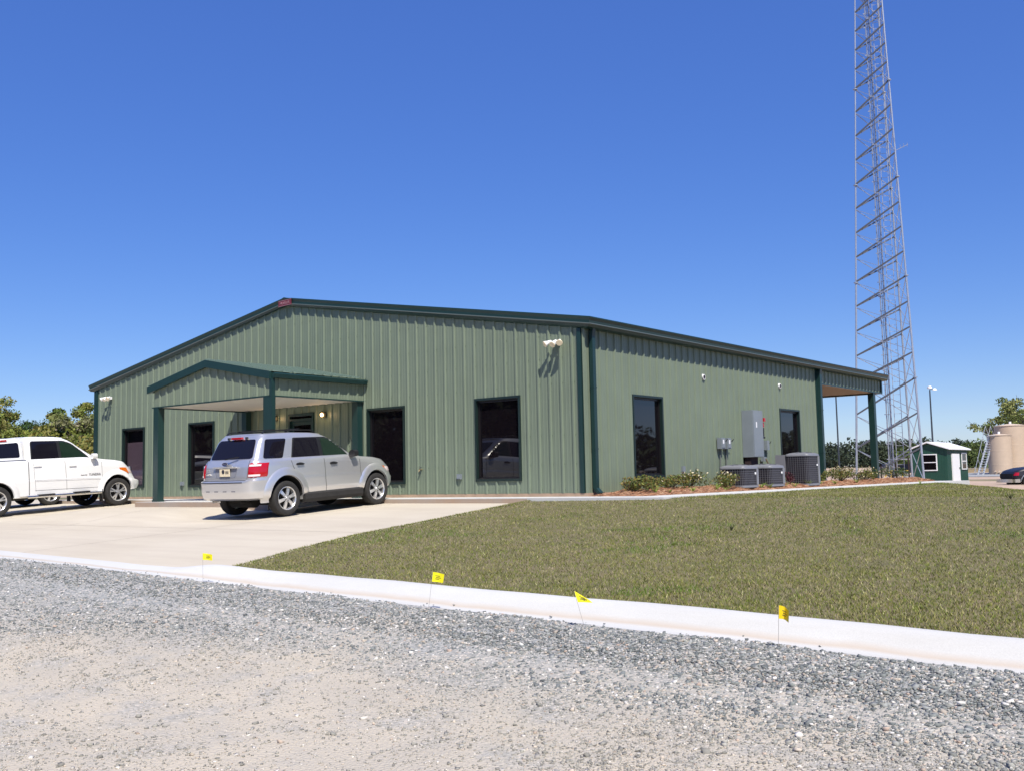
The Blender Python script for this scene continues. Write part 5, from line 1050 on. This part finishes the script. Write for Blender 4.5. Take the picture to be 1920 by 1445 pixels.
for i, (u, D, h, sp_, pl, nm) in enumerate(rows):
    x, y = at(u, D); g = float(zground(x, y)); tree('broadleaf_tree', (x, y, g-.1), h, sp_, pl, '%s spring tree %s' % (nm, where[i]), 20+i, .16, 26, 430, .135, .14 if i not in (7, 8) else .3, airy=i in (7, 8), group='trees beyond the pickup')
bt = at(.4866, 125); tree('broadleaf_tree', (bt[0], bt[1], float(zground(*bt))-.1), 10.2, 4.6, [[.14, .17, .045], [.18, .19, .06], [.10, .13, .035]], 'spreading airy tree with open branches behind the tan tanks', 77, .24, 30, 150, .15, .45, airy=True)
bt = at(.515, 118); tree('broadleaf_tree', (bt[0], bt[1], float(zground(*bt))-.1), 9.6, 4.2, [[.14, .17, .045], [.18, .19, .06], [.10, .13, .035]], 'leafy tree at the right edge above the big tanks', 78, .24, 30, 190, .15, .2)
# undergrowth below the left trees
def mass(name, us, D0, D1, n, hr, pal, label, leaf, per, rad, cat='wood', seed=1, trunks=True):
    u = RNG.uniform(us[0], us[1], n); D = RNG.uniform(D0, D1, n); X = 11.96-.6186*D+.7824*u*D; Y = -17.675+.7806*D+.6224*u*D; Z = zground(X, Y); H = RNG.uniform(hr[0], hr[1], n); C = []; Rr = []; q = MB()
    for i in range(n):
        k = 5
        for j in range(k):
            f = (j+.6)/k; C.append((X[i]+RNG.normal(0, rad*.5), Y[i]+RNG.normal(0, rad*.5), Z[i]+H[i]*f)); Rr.append(rad*(1.15-.6*f)*RNG.uniform(.7, 1.2))
    P = clumps(np.array(C), Rr, per, flat=.8); pal = np.array(pal); ci = np.repeat(RNG.integers(0, len(pal), len(C)), per); c = pal[ci]*RNG.uniform(.65, 1.3, (len(P), 1)); V, F, CC = leaves(P, leaf, c); tag(npmesh(name, V, F, M['leaf'], CC), label, cat, kind='stuff')
mass('undergrowth', (-.60, -.36), 80, 92, 60, (2.5, 5.2), OL+SP, 'dense olive undergrowth filling the foot of the trees behind the pickup', .17, 55, 1.7, 'undergrowth')
mass('pine_wood', (.27, .62), 205, 235, 210, (3.3, 5.3), [[.030, .044, .028], [.040, .056, .032], [.046, .062, .034]], 'dark distant pine wood along the horizon behind the tower and shed', .34, 42, 2.3)
mass('scrub', (.375, .47), 150, 170, 44, (2.0, 3.8), [[.06, .09, .025], [.08, .11, .03]], 'brighter green scrub in front of the pine wood, right of the tower', .24, 60, 1.8, 'scrub')
mass('far_wood', (-.36, .27), 230, 260, 160, (4.2, 6.0), [[.022, .034, .020], [.036, .05, .026]], 'dark distant wood hidden behind the building', .45, 20, 2.8)
def ringwood(name, a0, a1, R0, R1, n, hr, pal, label, rad, leaf, per):
    a = RNG.uniform(R_(a0), R_(a1), n); R = RNG.uniform(R0, R1, n); X = R*np.sin(a); Y = R*np.cos(a); Z = zground(X, Y); H = RNG.uniform(hr[0], hr[1], n); C = []; Rr = []
    for i in range(n):
        for j in range(5): f = (j+.5)/5; C.append((X[i]+RNG.normal(0, rad*.5), Y[i]+RNG.normal(0, rad*.5), Z[i]+H[i]*f)); Rr.append(rad*(1.15-.5*f)*RNG.uniform(.7, 1.2))
    P = clumps(np.array(C), Rr, per, flat=.8); c = np.array(pal)[RNG.integers(0, len(pal), len(P))]*RNG.uniform(.65, 1.3, (len(P), 1)); V, F, CC = leaves(P, leaf, c); tag(npmesh(name, V, F, M['leaf'], CC), label, 'wood', kind='stuff')
ringwood('reflection_wood', 140, 262, 72, 92, 260, (9, 14), [[.02, .03, .012], [.028, .038, .016]], 'unseen tall dark wood added behind the camera for the window reflections', 3.4, .75, 70)  # added out of view, tall and dark so the front windows mirror dark
ringwood('east_wood', 20, 100, 190, 215, 150, (6, 9), [[.03, .05, .02], [.05, .07, .025]], 'tree line to the east beyond the yard', 4, .8, 26)
ringwood('west_wood', 262, 283, 95, 118, 46, (7, 11), SP+OL, 'spring green wood to the west beyond the pickups', 3.0, .3, 150)
# bushes and tufts in the bed
def bush(x, y, r, h, label, pal, flowers=0, n=900):
    t = thing('flowering_bush' if flowers else 'low_bush', label, 'bush', (x, y, zm(x, y)), group='bushes in the pine straw bed'); q = MB(); rnd = random.Random(int(y*100))
    for i in range(14): a_ = rnd.uniform(0, 6.28); q.cyl((0, 0, -.02), (math.cos(a_)*r*.6, math.sin(a_)*r*.6, h*rnd.uniform(.5, .9)), .008, .003, 4)
    q.build('stem', M['bark'], t); C = [(RNG.normal(0, r*.42), RNG.normal(0, r*.42), h*RNG.uniform(.35, .8)) for _ in range(11)]; P = clumps(np.array(C), [r*.42]*11, n//11, flat=.7); P[:, 2] = np.maximum(P[:, 2], .01)
    pal = np.array(pal); c = pal[RNG.integers(0, len(pal), len(P))]*RNG.uniform(.6, 1.4, (len(P), 1)); V, F, CC = leaves(P, .028, c, .4, .42); npmesh('foliage', V, F, M['leaf'], CC, t)
    if flowers:
        k = RNG.choice(len(P), flowers); Q = P[k]*np.array([1.05, 1.05, 1.08])+np.array([0, 0, .02]); V, F, CC = leaves(Q, .022, np.tile([.70, .62, .42], (len(Q), 1))*RNG.uniform(.7, 1.0, (len(Q), 1)), .6, .8); npmesh('flower', V, F, M['leaf'], CC, t)['kind'] = 'stuff'
G1 = [[.09, .12, .025], [.15, .16, .03], [.06, .08, .03], [.17, .12, .035]]
bush(.72, .48, .42, .26, 'low dark green bush nearest the front corner of the building', G1); bush(.70, 1.15, .36, .27, 'green bush with a few cream flowers, second from the front corner', G1, 22); bush(.72, 2.05, .40, .28, 'olive bush left of the small outlet box', G1, 10); bush(.72, 2.95, .42, .34, 'larger cream flowering bush below the small outlet box', G1, 75)
bush(1.0, 4.25, .42, .36, 'cream flowering bush in front of the first low air conditioner', G1, 75); bush(.75, 7.8, .3, .32, 'small dark red leaved bush between the low and tall air conditioners', [[.08, .02, .03], [.05, .02, .02]]); bush(.8, 10.0, .3, .3, 'small green bush right beside the tall air conditioner', G1)
bush(.72, 12.2, .42, .36, 'cream flowering bush at the corner where the porch begins', G1, 70); bush(.72, 13.4, .48, .40, 'dense white flowering bush left of the porch pillar', G1, 110); bush(.72, 14.3, .35, .30, 'small bush close to the foot of the porch pillar', G1, 16); bush(.6, 17.1, .48, .40, 'dark bush with a few white blooms right of the porch pillar', [[.03, .06, .02], [.05, .08, .02]], 16)
def tuft(x, y, s, label):
    t = thing('lily_tuft', label, 'plant', (x, y, zm(x, y)-.005), group='small grassy tufts along the bed edge'); q = MB(); rnd = random.Random(int(y*977))
    for i in range(26):
        a_ = rnd.uniform(0, 6.28); L = s*rnd.uniform(.6, 1.1); w = .009; dx, dy = math.cos(a_), math.sin(a_); V = []
        for j in range(4): f = j/3; rr = L*f*.75; z = L*(f-.45*f*f); V += [(dx*rr-dy*w*(1-f), dy*rr+dx*w*(1-f), z), (dx*rr+dy*w*(1-f), dy*rr-dx*w*(1-f), z)]
        q.add(V, [(2*j, 2*j+1, 2*j+3, 2*j+2) for j in range(3)])
    q.build('blades', MT, t, fix=False)
MT = mat('bright_green_blades', (.22, .32, .05), .6)
TL = ['in front of the bush at the front corner', 'between the first and second flowering bushes', 'below the larger cream bush by the outlet box', 'left of the two switch boxes', 'under the two switch boxes', 'before the seam of the two low air conditioners, left one', 'before the middle air conditioner, right one', 'at the right end of the middle air conditioner', 'just left of the tall air conditioner', 'in front of the tall air conditioner', 'at the right corner of the tall air conditioner', 'at the foot of the porch corner', 'in front of the white bush near the porch pillar']
for (y, s), lb in zip([(.6, .2), (1.2, .12), (2.2, .17), (3.3, .24), (3.8, .16), (5.7, .2), (6.15, .2), (7.1, .15), (7.7, .17), (8.6, .24), (9.4, .17), (10.5, .16), (12.2, .22)], TL): tuft(1.18, y, s*1.35, 'small bright green tuft ' + lb)
for x, y, s, lb in ((2.9, 12.5, .16, 'weed tuft in the lawn near the far walk'), (8.3, -1.2, .12, 'dark weed with reddish tips standing in the right of the lawn'), (5.95, -5.6, .10, 'small upright weed in the middle of the lawn')):
    t = thing('lawn_weed', lb, 'weed', (x, y, float(zlawn(x, y)))); q = MB(); rnd = random.Random(int(x*31))
    for i in range(30): a_ = rnd.uniform(0, 6.28); L = s*rnd.uniform(.5, 1.1); q.add([(0.006*math.sin(a_), -.006*math.cos(a_), 0), (-.006*math.sin(a_), .006*math.cos(a_), 0), (math.cos(a_)*L*.5, math.sin(a_)*L*.5, L*.9)], [(0, 1, 2)])
    q.build('leaves', MT if 'weed tuft' in lb else mat('weed_leaf', (.07, .08, .03), .7), t, fix=False)
